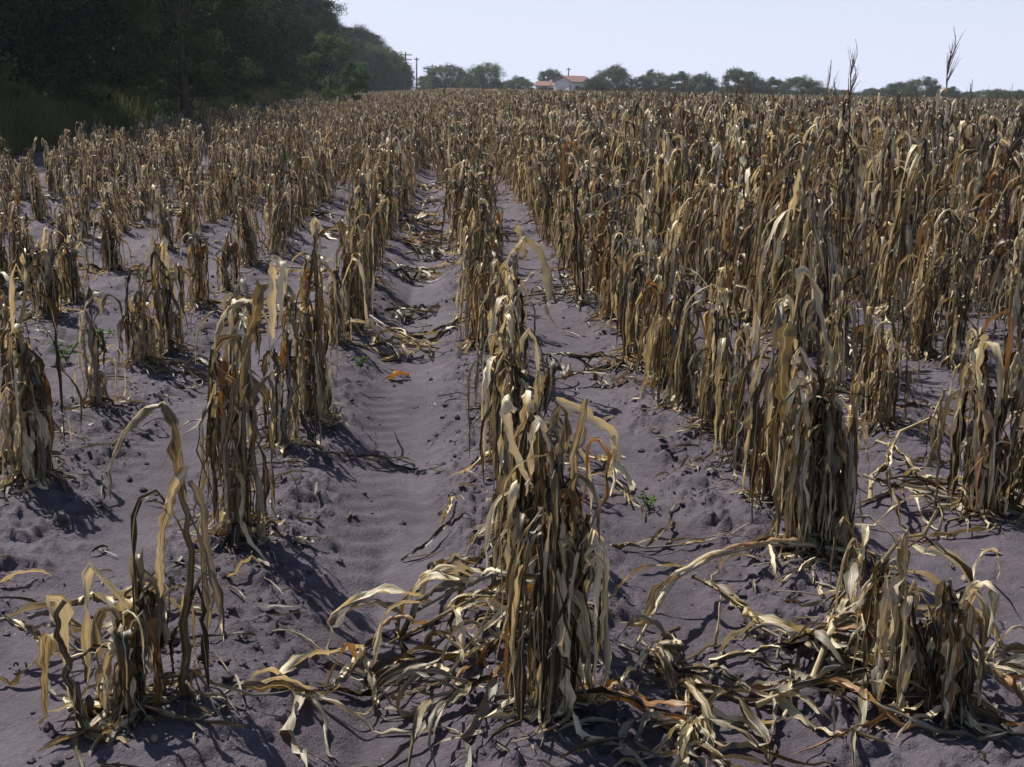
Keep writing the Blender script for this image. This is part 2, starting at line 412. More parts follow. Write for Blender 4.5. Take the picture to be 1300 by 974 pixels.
def stalk_path(rg, h, lean=(0, 0), n=14, wob=0.012):
    z = np.linspace(-0.03, h, n); t = z / h
    t = np.maximum(t, 0)
    px = lean[0] * t ** 1.5 * h + np.cumsum(rg.normal(0, wob, n)) * 0.7; py = lean[1] * t ** 1.5 * h + np.cumsum(rg.normal(0, wob, n)) * 0.7
    px -= px[0]; py -= py[0]
    return np.stack([px, py, z], 1)

def add_stalk(mb, rg, path, r0=0.0125, r1=0.006):
    n = len(path); fine = spline(path, n * 3)
    t = np.linspace(0, 1, len(fine)); r = r0 * (1 - t) + r1 * t
    r = r * (1 + 0.22 * (np.abs(((t * 8) % 1.0) - 0.5) > 0.40))
    tube(mb, fine, r, 8, rg.random())

def add_roots(mb, rg, p, ghz):
    for k in range(7):
        a = rg.uniform(0, 6.28); q = np.array(p, float); L = rg.uniform(.04, .09)
        pts = [q + [0, 0, .06], q + [math.cos(a) * L * .5, math.sin(a) * L * .5, .03], q + [math.cos(a) * L, math.sin(a) * L, -.02]]
        tube(mb, spline(pts, 5), np.linspace(.004, .002, 5), 5, rg.random(), cap=False)

def add_ear(mb, rg, p, az, size=1.0):
    L = 0.17 * size; d = np.array([math.cos(az) * 0.45, math.sin(az) * 0.45, -0.9]); d /= np.linalg.norm(d)
    t = np.linspace(0, 1, 9); path = np.array(p)[None] + d[None] * (t[:, None] * L) + np.array([math.cos(az), math.sin(az), 0]) * 0.02
    r = 0.021 * size * np.sin(np.clip(t * 0.92 + 0.08, 0, 1) * np.pi) ** 0.6 + 0.003
    tube(mb, path, r, 8, rg.random(), squash=0.85)
    for k in range(4):                                     # loose husk leaves
        a = az + rg.normal(0, 0.9)
        add_leaf(mb, rg, np.array(p) + [math.cos(a) * .015, math.sin(a) * .015, 0.01], a, -0.7, L * rg.uniform(1.0, 1.7), 0.04 * size, 0.1, -5, n=8, wob=.1, curl=1.2)

def add_tassel(mb, rg, p, d, L=0.28, droop=0.10, n=9, rb=0.003):
    d = np.array(d, float); d /= np.linalg.norm(d); p = np.array(p, float)
    side = np.cross(d, [0.3, 1, 0]); side /= np.linalg.norm(side)
    main = spline([p, p + d * L * .35 + side * .018, p + d * L * .7 - side * .004, p + d * L + side * .03], 12)
    tube(mb, main, rb * (1.3 - .9 * np.linspace(0, 1, 12)) * (1 + .5 * (np.arange(12) % 2)), 5, rg.random(), cap=False)
    for k in range(n):
        q = main[int(1 + 5 * k / n)]; a = rg.uniform(0, 6.28); lk = L * rg.uniform(.25, .55)
        dd = d * 1.0 + (side * math.cos(a) + np.cross(d, side) * math.sin(a)) * rg.uniform(.15, .4); pts = [q]
        for i in range(7):
            dd = dd + np.array([0, 0, -droop]) * rg.uniform(.2, 1.4) + rg.normal(0, .06, 3); dd /= np.linalg.norm(dd); pts.append(pts[-1] + dd * lk / 7)
        pts = np.array(pts); tt = np.linspace(0, 1, len(pts))
        tube(mb, pts, rb * .8 * (1.2 - tt) * (1 + 0.5 * (np.arange(len(pts)) % 2)), 5, rg.random(), cap=False)

def corn_meshes(seed, h=1.0, tillers=2, nleaf=14, style='hang', W=0.045, ghz=0.0, spread_r=0.04, ear=False, tassel=False, seg=18, lean=None, top_bend=True):
    """meshes of one corn plant; returns list of (part name, MB, material)"""
    rg = np.random.default_rng(seed)
    parts = []; lv = MB(); earmb = MB(); tas = MB()
    for k in range(tillers):
        hh = h * (1.0 if k == 0 else rg.uniform(0.62, 0.95))
        ln = lean if (lean is not None and k == 0) else (rg.normal(0, 0.07), rg.normal(0, 0.07))
        off = np.array([0, 0, 0]) if k == 0 else np.array([rg.normal(0, spread_r * .6), rg.normal(0, spread_r * 1.3), 0])
        path = stalk_path(rg, hh * 0.93, ln) + off
        sm = MB(); add_stalk(sm, rg, path, rg.uniform(.010, .014), .006)
        add_roots(sm, rg, path[0] + [0, 0, .03], ghz)
        parts.append(('stalk', sm, M_STALK))
        az0 = rg.uniform(0, 6.28)
        nl = int(nleaf * (1.0 if k == 0 else 0.8)); cane = rg.uniform(.84, .95) if rg.random() < .25 else 1.0
        for i in range(nl):
            f = (i + rg.random()) / nl
            if style == 'hang':
                tt = (0.16 + 0.84 * f ** 0.7 * rg.uniform(.8, 1.0)) * cane
                p = path[min(len(path) - 1, int(tt * (len(path) - 1)))]
                az = az0 + (i % 2) * math.pi + rg.normal(0, 0.9)
                rise = rg.uniform(0.03, 0.13) if tt > .5 else rg.uniform(0.02, 0.06)
                if rg.random() < .16: rise += rg.uniform(.06, .16)
                L = min(rg.uniform(0.35, 0.95), tt * hh * 1.12 + rise + 0.05); L = max(L, 0.22)
                add_leaf(lv, rg, p, az, rg.uniform(0.9, 1.5), L, W * rg.uniform(.4, .95), rise / L, ghz, n=seg,
                         wob=0.06, stiff=0.02, fold=rg.uniform(.8, 2.2), twist=.4)
            else:
                tt = (0.20 + 0.80 * f) * cane
                p = path[min(len(path) - 1, int(tt * (len(path) - 1)))]
                az = az0 + (i % 2) * math.pi + rg.normal(0, 0.7)
                L = rg.uniform(0.25, 0.65)
                add_leaf(lv, rg, p, az, rg.uniform(0.8, 1.45), L, W * rg.uniform(.45, 1.0), rg.uniform(.1, .4), ghz, n=seg,
                         wob=0.13, stiff=.04, fold=rg.uniform(.5, 1.6), twist=.5)
        for i in range(int(nl * .75)):                           # thin torn shreds
            tt = rg.uniform(.25, 1.0); p = path[min(len(path) - 1, int(tt * (len(path) - 1)))] + [rg.normal(0, .012), rg.normal(0, .012), 0]
            L = min(rg.uniform(.15, .7), tt * hh)
            add_leaf(lv, rg, p, rg.uniform(0, 6.28), rg.uniform(-.6, 1.5), L, rg.uniform(.006, .016), .1, ghz, n=max(9, seg - 5), wob=.14, stiff=.1, fold=rg.uniform(.3, 1.4), twist=.8, kink=.2)
        for i in range(4 if style == 'hang' else 2):            # lowest leaves splayed on the soil
            az = rg.uniform(0, 6.28); add_leaf(lv, rg, path[1] + [0, 0, .03], az, 0.3, rg.uniform(.10, .28), W * .6, 0.2, ghz, n=9, wob=.14, fold=.4, spread=.08)
        top = path[-1]
        if tassel and k == 0: add_tassel(tas, rg, top, [ln[0], ln[1], 1.0])
        elif top_bend:
            for q in range(3 if cane == 1.0 else 1):             # torn leaves at the broken top
                add_leaf(lv, rg, top - [0, 0, .05], rg.uniform(0, 6.28), 1.4, rg.uniform(.14, .42), W * rg.uniform(.5, 1.0), rg.uniform(.2, .5), ghz, n=seg, wob=.12, stiff=.03, fold=1.6, twist=.5)
        if ear and k == 0: add_ear(earmb, rg, path[len(path) * 5 // 9], rg.uniform(0, 6.28), rg.uniform(.85, 1.1))
    parts.append(('leaves', lv, M_LEAF))
    if ear: parts.append(('ear', earmb, M_LEAF))
    if tassel: parts.append(('tassel', tas, M_TASSEL))
    return parts

ORD = ['', 'first', 'second', 'third', 'fourth', 'fifth', 'sixth', 'seventh', 'eighth', 'ninth', 'tenth', 'eleventh', 'twelfth',
       'thirteenth', 'fourteenth', 'fifteenth', 'sixteenth', 'seventeenth', 'eighteenth', 'nineteenth', 'twentieth']
def row_name(k):
    if k == 0: return 'the centre row right of the tyre track'
    if k == -1: return 'the row left of the tyre track'
    if k < -1: return 'the %s row left of the tyre track' % ORD[-k]
    return 'the %s row right of the centre row' % (ORD[k] if k <= 20 else 'outer')

individuals = []       # (row, y, look, root) -> labels written at the end
def lin(parts, root):
    for (n, mb, mat) in parts: mb.build(n, mat, root)

def hero(px, py, top, seed, tillers=2, look='', style='hang', W=0.045, nleaf=14, ear=False, tassel=False, lean=None, row=None, mat=None, **kw):
    """plant whose foot is at photo pixel (px, py) and whose top reaches pixel row `top`"""
    x, y = G(px, py); z = gz(x, y)
    h = (P(px, top, y).z - z) * 1.05
    root = empty('corn_plant', (x, y, z))
    gl = lambda a, b: gz(a + x, b + y) - z
    kw.setdefault('spread_r', .032)
    parts = corn_meshes(seed, h, tillers, int(nleaf * .85), style, W * .88, gl, ear=ear, tassel=tassel, lean=lean, **kw)
    if mat: parts = [(n, mb, mat if n == 'leaves' else m_) for n, mb, m_ in parts]
    lin(parts, root)
    k = row if row is not None else round((x - ROW0) / ROWS)
    individuals.append([k, y, look, root, h])
    return root, np.array([x, y, z])

def extra_leaf(root, o, pts, W, Y, mat=None, curl=1.0, name='leaf', n=26, w0=(1, 0.2, 0), dy=None, roll=0.02):
    """a leaf of its own along photo pixels at distance Y (dy = offsets in distance)"""
    q = [np.array(P(a, b, Y + (dy[i] if dy else 0))) - o for i, (a, b) in enumerate(pts)]
    mb = MB(); tw = np.cumsum(rng.normal(0, .10, n)) * .5 + roll
    pp = spline(q, n) + np.cumsum(rng.normal(0, .0016, (n, 3)), 0)
    ribbon(mb, pp, W * .82, curl * (0.7 + .4 * np.sin(np.linspace(0, 5, n))), w0, tw * .15, rng.random(), .006)
    return mb.build(name, mat or M_LEAFPALE, root)

# --- near plants, placed one by one
# row left of the tyre track
r, o = hero(244, 900, 600, 101, 1, 'with a thin stalk arching over to the left', nleaf=8, W=.035, lean=(-.04, 0), top_bend=False)
Yd = o[1]
extra_leaf(r, o, [(238, 640), (234, 575), (224, 530), (205, 514), (180, 530), (160, 560), (146, 598), (149, 640)], .055, Yd, curl=1.3, w0=(.3, 1, .2), mat=M_LEAF)
extra_leaf(r, o, [(236, 590), (216, 620), (204, 660), (198, 710), (197, 755)], .04, Yd - .05, mat=M_LEAF)
extra_leaf(r, o, [(240, 610), (258, 640), (264, 700), (278, 770), (270, 800)], .03, Yd - .03, mat=M_LEAF)
hero(170, 915, 745, 102, 3, 'short and broken off with leaves folded over', nleaf=11, W=.055, row=-1)
hero(108, 925, 752, 103, 1, 'a dark snapped stump', nleaf=4, W=.045, row=-1, top_bend=False)
r, o = hero(303, 698, 385, 104, 3, 'tall with one leaf looping out to the left', nleaf=20, W=.05, tassel=False)
Yd = o[1]
extra_leaf(r, o, [(322, 380), (300, 383), (281, 400), (273, 430), (277, 462), (298, 482)], .05, Yd - .04, curl=1.2, w0=(.3, 1, .2))
extra_leaf(r, o, [(322, 380), (332, 360), (322, 410), (312, 460), (310, 520)], .055, Yd - .08, curl=.9)
extra_leaf(r, o, [(345, 430), (347, 345), (352, 338), (356, 350), (352, 420)], .05, Yd - .02, curl=1.4, mat=M_LEAF)
tb = MB(); rg_ = np.random.default_rng(5)
for i in range(7):
    a = P(300 + rg_.normal(0, 3), 485, Yd - .05); pts = [np.array(a) - o]
    for j in range(6): pts.append(pts[-1] + np.array([rg_.normal(-.003, .008), rg_.normal(0, .008), -.045]))
    tube(tb, np.array(pts), .0028, 5, rg_.random(), cap=False)
tb.build('tassel', M_TASSEL, r)
hero(362, 575, 440, 105, 2, 'standing close behind its taller neighbour', nleaf=12, W=.04)
hero(392, 538, 295, 106, 3, 'tall with tightly hanging leaves', nleaf=17, W=.045)
hero(428, 445, 335, 107, 2, 'low and ragged', nleaf=14, W=.04)
hero(440, 428, 252, 108, 3, 'tall with tightly hanging leaves', nleaf=18, W=.045)
hero(455, 396, 235, 109, 3, 'bushy with a split top', nleaf=16)
hero(466, 365, 225, 110, 3, 'dense and upright', nleaf=16)
hero(474, 340, 215, 111, 2, 'dense and upright', nleaf=16)
# second row left
r, o = hero(50, 628, 415, 112, 3, 'spreading its hanging leaves wide', nleaf=18, W=.05)
r, o = hero(12, 600, 318, 113, 2, 'tall dark stalk cut by the photo edge', nleaf=9, W=.045)
r, o = hero(122, 525, 385, 114, 2, 'with a leaf hooping over its left side', nleaf=9, W=.045)
extra_leaf(r, o, [(128, 400), (126, 372), (112, 380), (102, 410), (99, 450), (108, 495)], .045, o[1] - .03, w0=(.3, 1, .2))
hero(188, 470, 330, 115, 3, 'leafy at the foot', nleaf=15)
hero(215, 452, 305, 116, 3, 'with thick dark leaves', nleaf=16, W=.05)
hero(252, 395, 300, 117, 3, 'low and bushy', nleaf=14)
hero(285, 375, 310, 118, 2, 'low and leaning', nleaf=13, lean=(.25, 0))
# third row left
hero(62, 405, 305, 119, 3, 'umbrella shaped with arching tops', nleaf=18, W=.05, style='hang')
hero(92, 390, 310, 120, 3, 'umbrella shaped with arching tops', nleaf=18, W=.05)
hero(5, 452, 372, 121, 2, 'low and dark at the photo edge', nleaf=12)
hero(150, 350, 270, 122, 3, 'with leaves fanned to both sides', nleaf=16)
# centre row
r, o = hero(700, 925, 545, 130, 3, 'nearest of all, thick with long straight leaves', nleaf=24, W=.05)
extra_leaf(r, o, [(742, 505), (737, 545), (731, 590), (735, 660), (745, 720), (738, 800)], .035, o[1] + .05, mat=M_LEAF)
r, o = hero(668, 800, 500, 131, 3, 'thick with long straight leaves', nleaf=20, W=.05)
extra_leaf(r, o, [(655, 520), (640, 510), (638, 540), (652, 585), (672, 620)], .04, o[1] - .08)
r, o = hero(655, 690, 440, 132, 3, 'bushy with one leaf arching right to the ground', nleaf=20, W=.045)
extra_leaf(r, o, [(705, 505), (735, 520), (760, 535), (780, 553), (783, 580), (796, 600), (806, 622)], .055, o[1] + .1, dy=[0, 0, 0, .02, .0, -.05, -.1], curl=.9)
extra_leaf(r, o, [(780, 553), (778, 585), (768, 612)], .03, o[1] + .1, mat=M_LEAF)
hero(640, 600, 400, 133, 3, 'ragged and bushy', nleaf=22)
hero(648, 545, 365, 134, 2, 'ragged with thin leaves', nleaf=20)
r, o = hero(645, 485, 325, 135, 3, 'topped by two broad pale leaves parted like a tent', nleaf=20, W=.045)
Yd = o[1]
extra_leaf(r, o, [(666, 300), (650, 318), (632, 345), (618, 375), (608, 405)], .085, Yd - .12, curl=.8, w0=(.5, .6, .6))
extra_leaf(r, o, [(668, 300), (685, 318), (695, 350), (697, 378), (694, 395), (708, 418)], .075, Yd - .1, curl=.8, w0=(.5, -.6, .6))
extra_leaf(r, o, [(668, 330), (664, 305), (658, 292), (660, 286)], .05, Yd - .05)
hero(608, 448, 300, 136, 3, 'hung with brown leaves', nleaf=20)
hero(622, 415, 270, 137, 3, 'hung with brown leaves', nleaf=16)
hero(604, 385, 262, 138, 3, 'hung with brown leaves', nleaf=15)
hero(598, 355, 240, 139, 3, 'dense and upright', nleaf=15)
# first row right
r, o = hero(1012, 700, 400, 140, 3, 'tall, pale and thick with broad leaves', nleaf=22, W=.052)
Yd = o[1]
extra_leaf(r, o, [(1000, 410), (992, 440), (989, 490), (992, 530), (1002, 558)], .075, Yd - .1, curl=.5)
extra_leaf(r, o, [(1012, 375), (1022, 345), (1032, 355), (1044, 410), (1053, 460), (1048, 490), (1040, 512)], .05, Yd - .06)
hero(1048, 712, 420, 141, 3, 'close beside the tall pale one', nleaf=18, W=.05, row=1)
hero(972, 650, 425, 142, 3, 'dark with twisted leaves', nleaf=16)
hero(935, 600, 400, 143, 2, 'thin and dark', nleaf=14)
hero(905, 560, 345, 144, 3, 'bushy', nleaf=18)
hero(872, 522, 310, 145, 3, 'bushy with leaves jutting left', nleaf=19, W=.05)
hero(850, 498, 320, 146, 3, 'dense and upright', nleaf=18)
hero(830, 475, 280, 147, 3, 'dense and upright', nleaf=18)
hero(812, 452, 270, 148, 3, 'dense and upright', nleaf=18)
hero(795, 430, 255, 149, 3, 'topped by a pale leaf', nleaf=18)
hero(778, 410, 250, 150, 3, 'dense and upright', nleaf=18)
hero(1215, 925, 745, 151, 3, 'bent double with leaves falling to the soil', nleaf=16, W=.05, row=1)
hero(1165, 905, 690, 152, 2, 'bent and snapped near the top', nleaf=12, W=.05, row=1, lean=(-.2, 0))
hero(1070, 790, 690, 153, 2, 'a short rusty stump beside the fallen heap', nleaf=7, W=.04, row=1)
# second row right
r, o = hero(1245, 660, 425, 160, 3, 'tall with a pale leaf up its left side', nleaf=18, W=.05)
extra_leaf(r, o, [(1252, 425), (1244, 440), (1241, 490), (1248, 540), (1244, 580)], .045, o[1] - .08, curl=.6)
hero(1285, 650, 385, 161, 3, 'tall at the photo edge', nleaf=18, W=.05, row=2)
hero(1182, 600, 490, 162, 1, 'a bare broken stump', nleaf=3, W=.03, top_bend=False)
hero(1118, 548, 375, 163, 3, 'grey and frayed', nleaf=17, W=.035)
hero(1092, 530, 365, 164, 2, 'grey and frayed', nleaf=13, W=.035)
hero(1060, 500, 340, 165, 3, 'dense and upright', nleaf=17)
# third row right
r, o = hero(1205, 470, 235, 166, 3, 'tall and thick', nleaf=19, style='mix')
hero(1165, 455, 240, 167, 3, 'tall and thick', nleaf=18)
hero(1290, 520, 300, 168, 2, 'tall and dark at the photo edge', nleaf=14)
# tall plants that still carry their tassels above the horizon
for (px, Yt, tp, sd, lk) in ((1180, 8.0, 86, 170, 'tallest of all, tasselled top standing above the horizon'), (1062, 9.9, 92, 171, 'tasselled top standing above the horizon'),
                             (1110, 12.5, 128, 174, 'thin tassel reaching the horizon')):
    x = P(px, 200, Yt).x; z = gz(x, Yt); h = P(px, tp, Yt).z - z
    root = empty('corn_plant', (x, Yt, z)); rg_ = np.random.default_rng(sd)
    parts = corn_meshes(sd, h * 0.72 if sd != 174 else h * .86, 1, 15, 'mix', .045, 0.0, ear=True, lean=(0.03, 0), top_bend=False)
    sm = MB(); top = np.array([0.03 * h, 0, h * .80])
    sp_ = spline([top, top + [.01, 0, .12], top + [.02, 0, .25]], 6); tube(sm, sp_, np.linspace(.006, .003, 6), 6, .4); sm.build('upper_stem', M_STALK, root)
    ul = MB()
    for q in range(9): add_leaf(ul, rg_, sp_[int(rg_.integers(0, 5))] - [0, 0, rg_.uniform(0, .06)], rg_.uniform(0, 6.28), 1.4, rg_.uniform(.15, .35), .04 * rg_.uniform(.5, 1), .25, -5, n=16, wob=.1, fold=1.2)
    parts[1 if False else -1:] = parts[-1:]; ul.build('upper_leaves', M_LEAFFAR, root)
    tm = MB(); add_tassel(tm, rg_, sp_[-1] - [0, 0, .02], [.1, 0, 1], L=.40 if sd != 174 else .22, droop=.0, n=14, rb=.0034); parts.append(('tassel', tm, M_TASSEL))
    lin(parts, root); individuals.append([round((x - ROW0)), Yt, lk, root, h + .2])

# --- the rows behind: variants
NVAR = 14
VAR = []
for i in range(NVAR):
    rgv = np.random.default_rng(500 + i)
    st = 'hang' if i % 2 == 0 else 'mix'
    VAR.append(corn_meshes(600 + i, 1.0, 2 + (i % 3 > 0), 13 if st == 'mix' else 15, st, .046, 0.0, ear=(i % 3 == 0), tassel=(i in (5, 11)), seg=14))
VM = []                                                     # linked mesh data per variant
for i, parts in enumerate(VAR):
    VM.append([(n, mb.mesh(n, (M_LEAFFAR if i % 2 else M_LEAF) if n == 'leaves' else mat)) for n, mb, mat in parts])

hx = [(q[0], q[1]) for q in individuals]
def height_at(x, y):
    base = 0.76 + 0.22 * np.clip((x + 2.0) / 1.5, 0, 1) + 0.40 * np.clip((x - 0.8) / 2.6, 0, 1)
    if x < -2.6 and y < 19: base -= .12 * np.clip((19 - y) / 6, 0, 1)
    far = np.clip((y - 22) / 70, 0, 1)
    tgt = 1.50 if x > 1 else 1.50 - .5 * np.clip((1 - x) / 5, 0, 1)
    h = base * (1 - far) + max(base, tgt) * far
    return h * (1 + 0.25 * fbm(x * 1.3, y * .4, 8, 2))
start = {-1: G(478, 322)[1], -2: G(300, 352)[1], -3: G(170, 335)[1], -4: 7, -5: 8, -6: 9, -7: 12, -8: 15, -9: 20,
         0: G(597, 340)[1], 1: G(772, 400)[1], 2: G(1040, 480)[1], 3: 8.3, 4: 8.2, 5: 9, 6: 10}
spots = []
for k in range(-9, 125):
    y = start.get(k, 10 + (k - 6) * 1.9); x0 = ROW0 + k
    while y < 230:
        gap = 0.27 + 0.10 * rng.random() if k >= 0 else 0.30 + 0.16 * rng.random()
        if y > 45: gap *= 1.3
        if y > 100: gap *= 1.5
        if k < -1 and y < 60 and rng.random() < 0.13: y += rng.uniform(.3, 1.0)
        if k in (-1, 0) and 11 < y < 40 and rng.random() < .05: y += .5
        y += gap
        x = x0 + rng.normal(0, 0.07 + min(.17 if k not in (-1, 0) else .34, max(0, y - 14) * (.008 if k not in (-1, 0) else .016))) + 0.08 * float(fbm(k * 3.1, y * .15, 9, 2))
        if k <= -9 or (k == -8 and y < 26): continue
        if any(abs(x - q[3].location.x) < .3 and abs(y - q[1]) < .22 for q in individuals if q[4] > 1.9): continue
        u = (x / y - 0.0) ; px = 555 + x / y * FPX
        if px < -140 or px > 1440: continue
        spots.append([k, x, y])
        # drooped/short ones on the left get random gaps of height
spots.sort(key=lambda q: q[2])
n_ind = 300 - len(individuals) - 8
near, rest = spots[:n_ind], spots[n_ind:]
VH = 1.0
def place(k, x, y):
    h = height_at(x, y) * rng.uniform(0.84, 1.14)
    if rng.random() < 0.05: h *= .6
    h = min(h, 1.56 + .06 * rng.random())
    spike = x > 3 and y < 45 and rng.random() < .10
    v = int(rng.integers(NVAR)); 
    if x < -1.5 and y < 40 and rng.random() < .6: v = (v // 2) * 2
    if v in (5, 11) and (y < 14 or rng.random() < .6): v -= 1
    if spike: v = 5 if rng.random() < .5 else 11; h = rng.uniform(1.42, 1.62)
    sx = np.clip(h, .7, 1.5) * rng.uniform(.85, 1.1)
    if x > 1.5: sx *= 0.95
    return v, h, sx, rng.uniform(0, 6.28), rng.normal(0, .08 if rng.random() > .06 else .3), rng.normal(0, .08)
for (k, x, y) in near:
    v, h, sx, rz, ax, ay = place(k, x, y)
    root = empty('corn_plant', (x, y, gz(x, y) - .01)); root.rotation_euler = (ax, ay, rz); root.scale = (sx, sx, h)
    for (n, me) in VM[v]:
        o = bpy.data.objects.new(n, me); COL.objects.link(o); o.parent = root
    individuals.append([k, y, '', root, h])

# the rest of the field: one object, instanced
cv_col = bpy.data.collections.new('corn_variants')
names = []
for i, parts in enumerate(VAR):
    al = [MB(), MB()]
    me = bpy.data.meshes.new('v%02d' % i)
    # join parts of the variant into one mesh with several materials
    V = []; F = []; C = []; MI = []; n0 = 0; mats = []
    for n, mb, mat in parts:
        mat = M_LEAFFAR if n in ('leaves', 'ear') else mat
        if mat not in mats: mats.append(mat)
        VV = np.concatenate(mb.v); V.append(VV); C.append(np.concatenate(mb.c))
        for f in mb.f: F.append(f + n0); MI.append(np.full(len(f), mats.index(mat)))
        n0 += len(VV)
    V = np.concatenate(V); C = np.concatenate(C)
    me.vertices.add(len(V)); me.vertices.foreach_set('co', V.ravel())
    loops = np.concatenate([f.ravel() for f in F]); tot = np.concatenate([np.full(len(f), f.shape[1]) for f in F])
    me.loops.add(len(loops)); me.loops.foreach_set('vertex_index', loops)
    me.polygons.add(len(tot)); me.polygons.foreach_set('loop_start', np.concatenate([[0], np.cumsum(tot)[:-1]]))
    me.polygons.foreach_set('use_smooth', np.full(len(tot), True)); me.polygons.foreach_set('material_index', np.concatenate(MI))
    a = me.attributes.new('lf', 'FLOAT_COLOR', 'POINT'); a.data.foreach_set('color', np.concatenate([C, np.ones((len(C), 1))], 1).ravel())
    me.update(calc_edges=True); me.validate()
    for m_ in mats: me.materials.append(m_)
    ob = bpy.data.objects.new('corn_variant_%02d' % i, me); cv_col.objects.link(ob)

def scatter(name, pts, rots, scs, idx, collection, label=None, cat=None):
    me = bpy.data.meshes.new(name); me.vertices.add(len(pts)); me.vertices.foreach_set('co', np.asarray(pts, float).ravel())
    a = me.attributes.new('rot', 'FLOAT_VECTOR', 'POINT'); a.data.foreach_set('vector', np.asarray(rots, float).ravel())
    a = me.attributes.new('scl', 'FLOAT_VECTOR', 'POINT'); a.data.foreach_set('vector', np.asarray(scs, float).ravel())
    a = me.attributes.new('idx', 'INT', 'POINT'); a.data.foreach_set('value', np.asarray(idx, np.int32))
    ob = bpy.data.objects.new(name, me); COL.objects.link(ob)
    tree = bpy.data.node_groups.new(name + '_nodes', 'GeometryNodeTree')
    tree.interface.new_socket('Geometry', in_out='INPUT', socket_type='NodeSocketGeometry')
    tree.interface.new_socket('Geometry', in_out='OUTPUT', socket_type='NodeSocketGeometry')
    ns, ls = tree.nodes, tree.links
    gi = ns.new('NodeGroupInput'); go = ns.new('NodeGroupOutput'); ip = ns.new('GeometryNodeInstanceOnPoints')
    ci = ns.new('GeometryNodeCollectionInfo'); ci.inputs[0].default_value = collection; ci.inputs[1].default_value = True; ci.inputs[2].default_value = True
    def att(nm, ty):
        n = ns.new('GeometryNodeInputNamedAttribute'); n.data_type = ty; n.inputs[0].default_value = nm
        return [q for q in n.outputs if q.enabled and q.name == 'Attribute'][0]
    ls.new(gi.outputs[0], ip.inputs['Points']); ls.new(ci.outputs[0], ip.inputs['Instance']); ip.inputs['Pick Instance'].default_value = True
    ls.new(att('idx', 'INT'), ip.inputs['Instance Index'])
    er = ns.new('FunctionNodeEulerToRotation'); ls.new(att('rot', 'FLOAT_VECTOR'), er.inputs[0]); ls.new(er.outputs[0], ip.inputs['Rotation'])
    ls.new(att('scl', 'FLOAT_VECTOR'), ip.inputs['Scale']); ls.new(ip.outputs[0], go.inputs[0])
    md = ob.modifiers.new('scatter', 'NODES'); md.node_group = tree
    tag(ob, label, cat, kind='stuff'); return ob

P_, R_, S_, I_ = [], [], [], []
xs = np.array([q[1] for q in rest]); yy = np.array([q[2] for q in rest])
fz = np.clip(1 - (yy - 70) / 60, 0, 1) * np.clip(1 - (np.abs(xs) - 90) / 40, 0, 1); zz = ground_h(xs, yy) * fz
for (k, x, y), z in zip(rest, zz):
    v, h, sx, rz, ax, ay = place(k, x, y)
    P_.append((x, y, z - .01)); R_.append((ax, ay, rz)); S_.append((sx, sx, h)); I_.append(v)
scatter('corn_field', P_, R_, S_, I_, cv_col, 'dense brown dried corn filling the far part of the field up to the horizon', 'corn field')

# labels for the individual plants: counted from the front within each row
byrow = {}
for q in individuals: byrow.setdefault(q[0], []).append(q)
for k, L in byrow.items():
    L.sort(key=lambda q: q[1])
    for i, (kk, y, look, root, h) in enumerate(L):
        rn = row_name(k)
        g_ = 'withered corn plants in the field rows'
        if look:
            lab = 'dried corn plant, %s, %s from the front in %s' % (look, ORD[i + 1] if i < 20 else 'far', rn.replace('the ', ''))
            if len(lab.split()) > 16: lab = 'corn plant, %s, %s in %s' % (look, ORD[i + 1] if i < 20 else 'far', rn.replace('the ', ''))
            if len(lab.split()) > 16: lab = 'corn plant, %s, %s' % (look, rn.replace('the ', ''))
            if len(lab.split()) > 16: lab = 'corn plant, ' + look
        elif i < 12: lab = '%s dried corn plant from the front in %s' % (ORD[i + 1], rn.replace('of the centre row', 'of centre'))
        else:
            lab = 'corn plant in the crowded far stretch of %s' % rn.replace('of the centre row', 'of centre'); g_ = 'corn plants in the farther stretch of ' + rn.replace('the ', '')
        assert 4 <= len(lab.split()) <= 16, lab
        tag(root, lab, 'corn plant', g_)

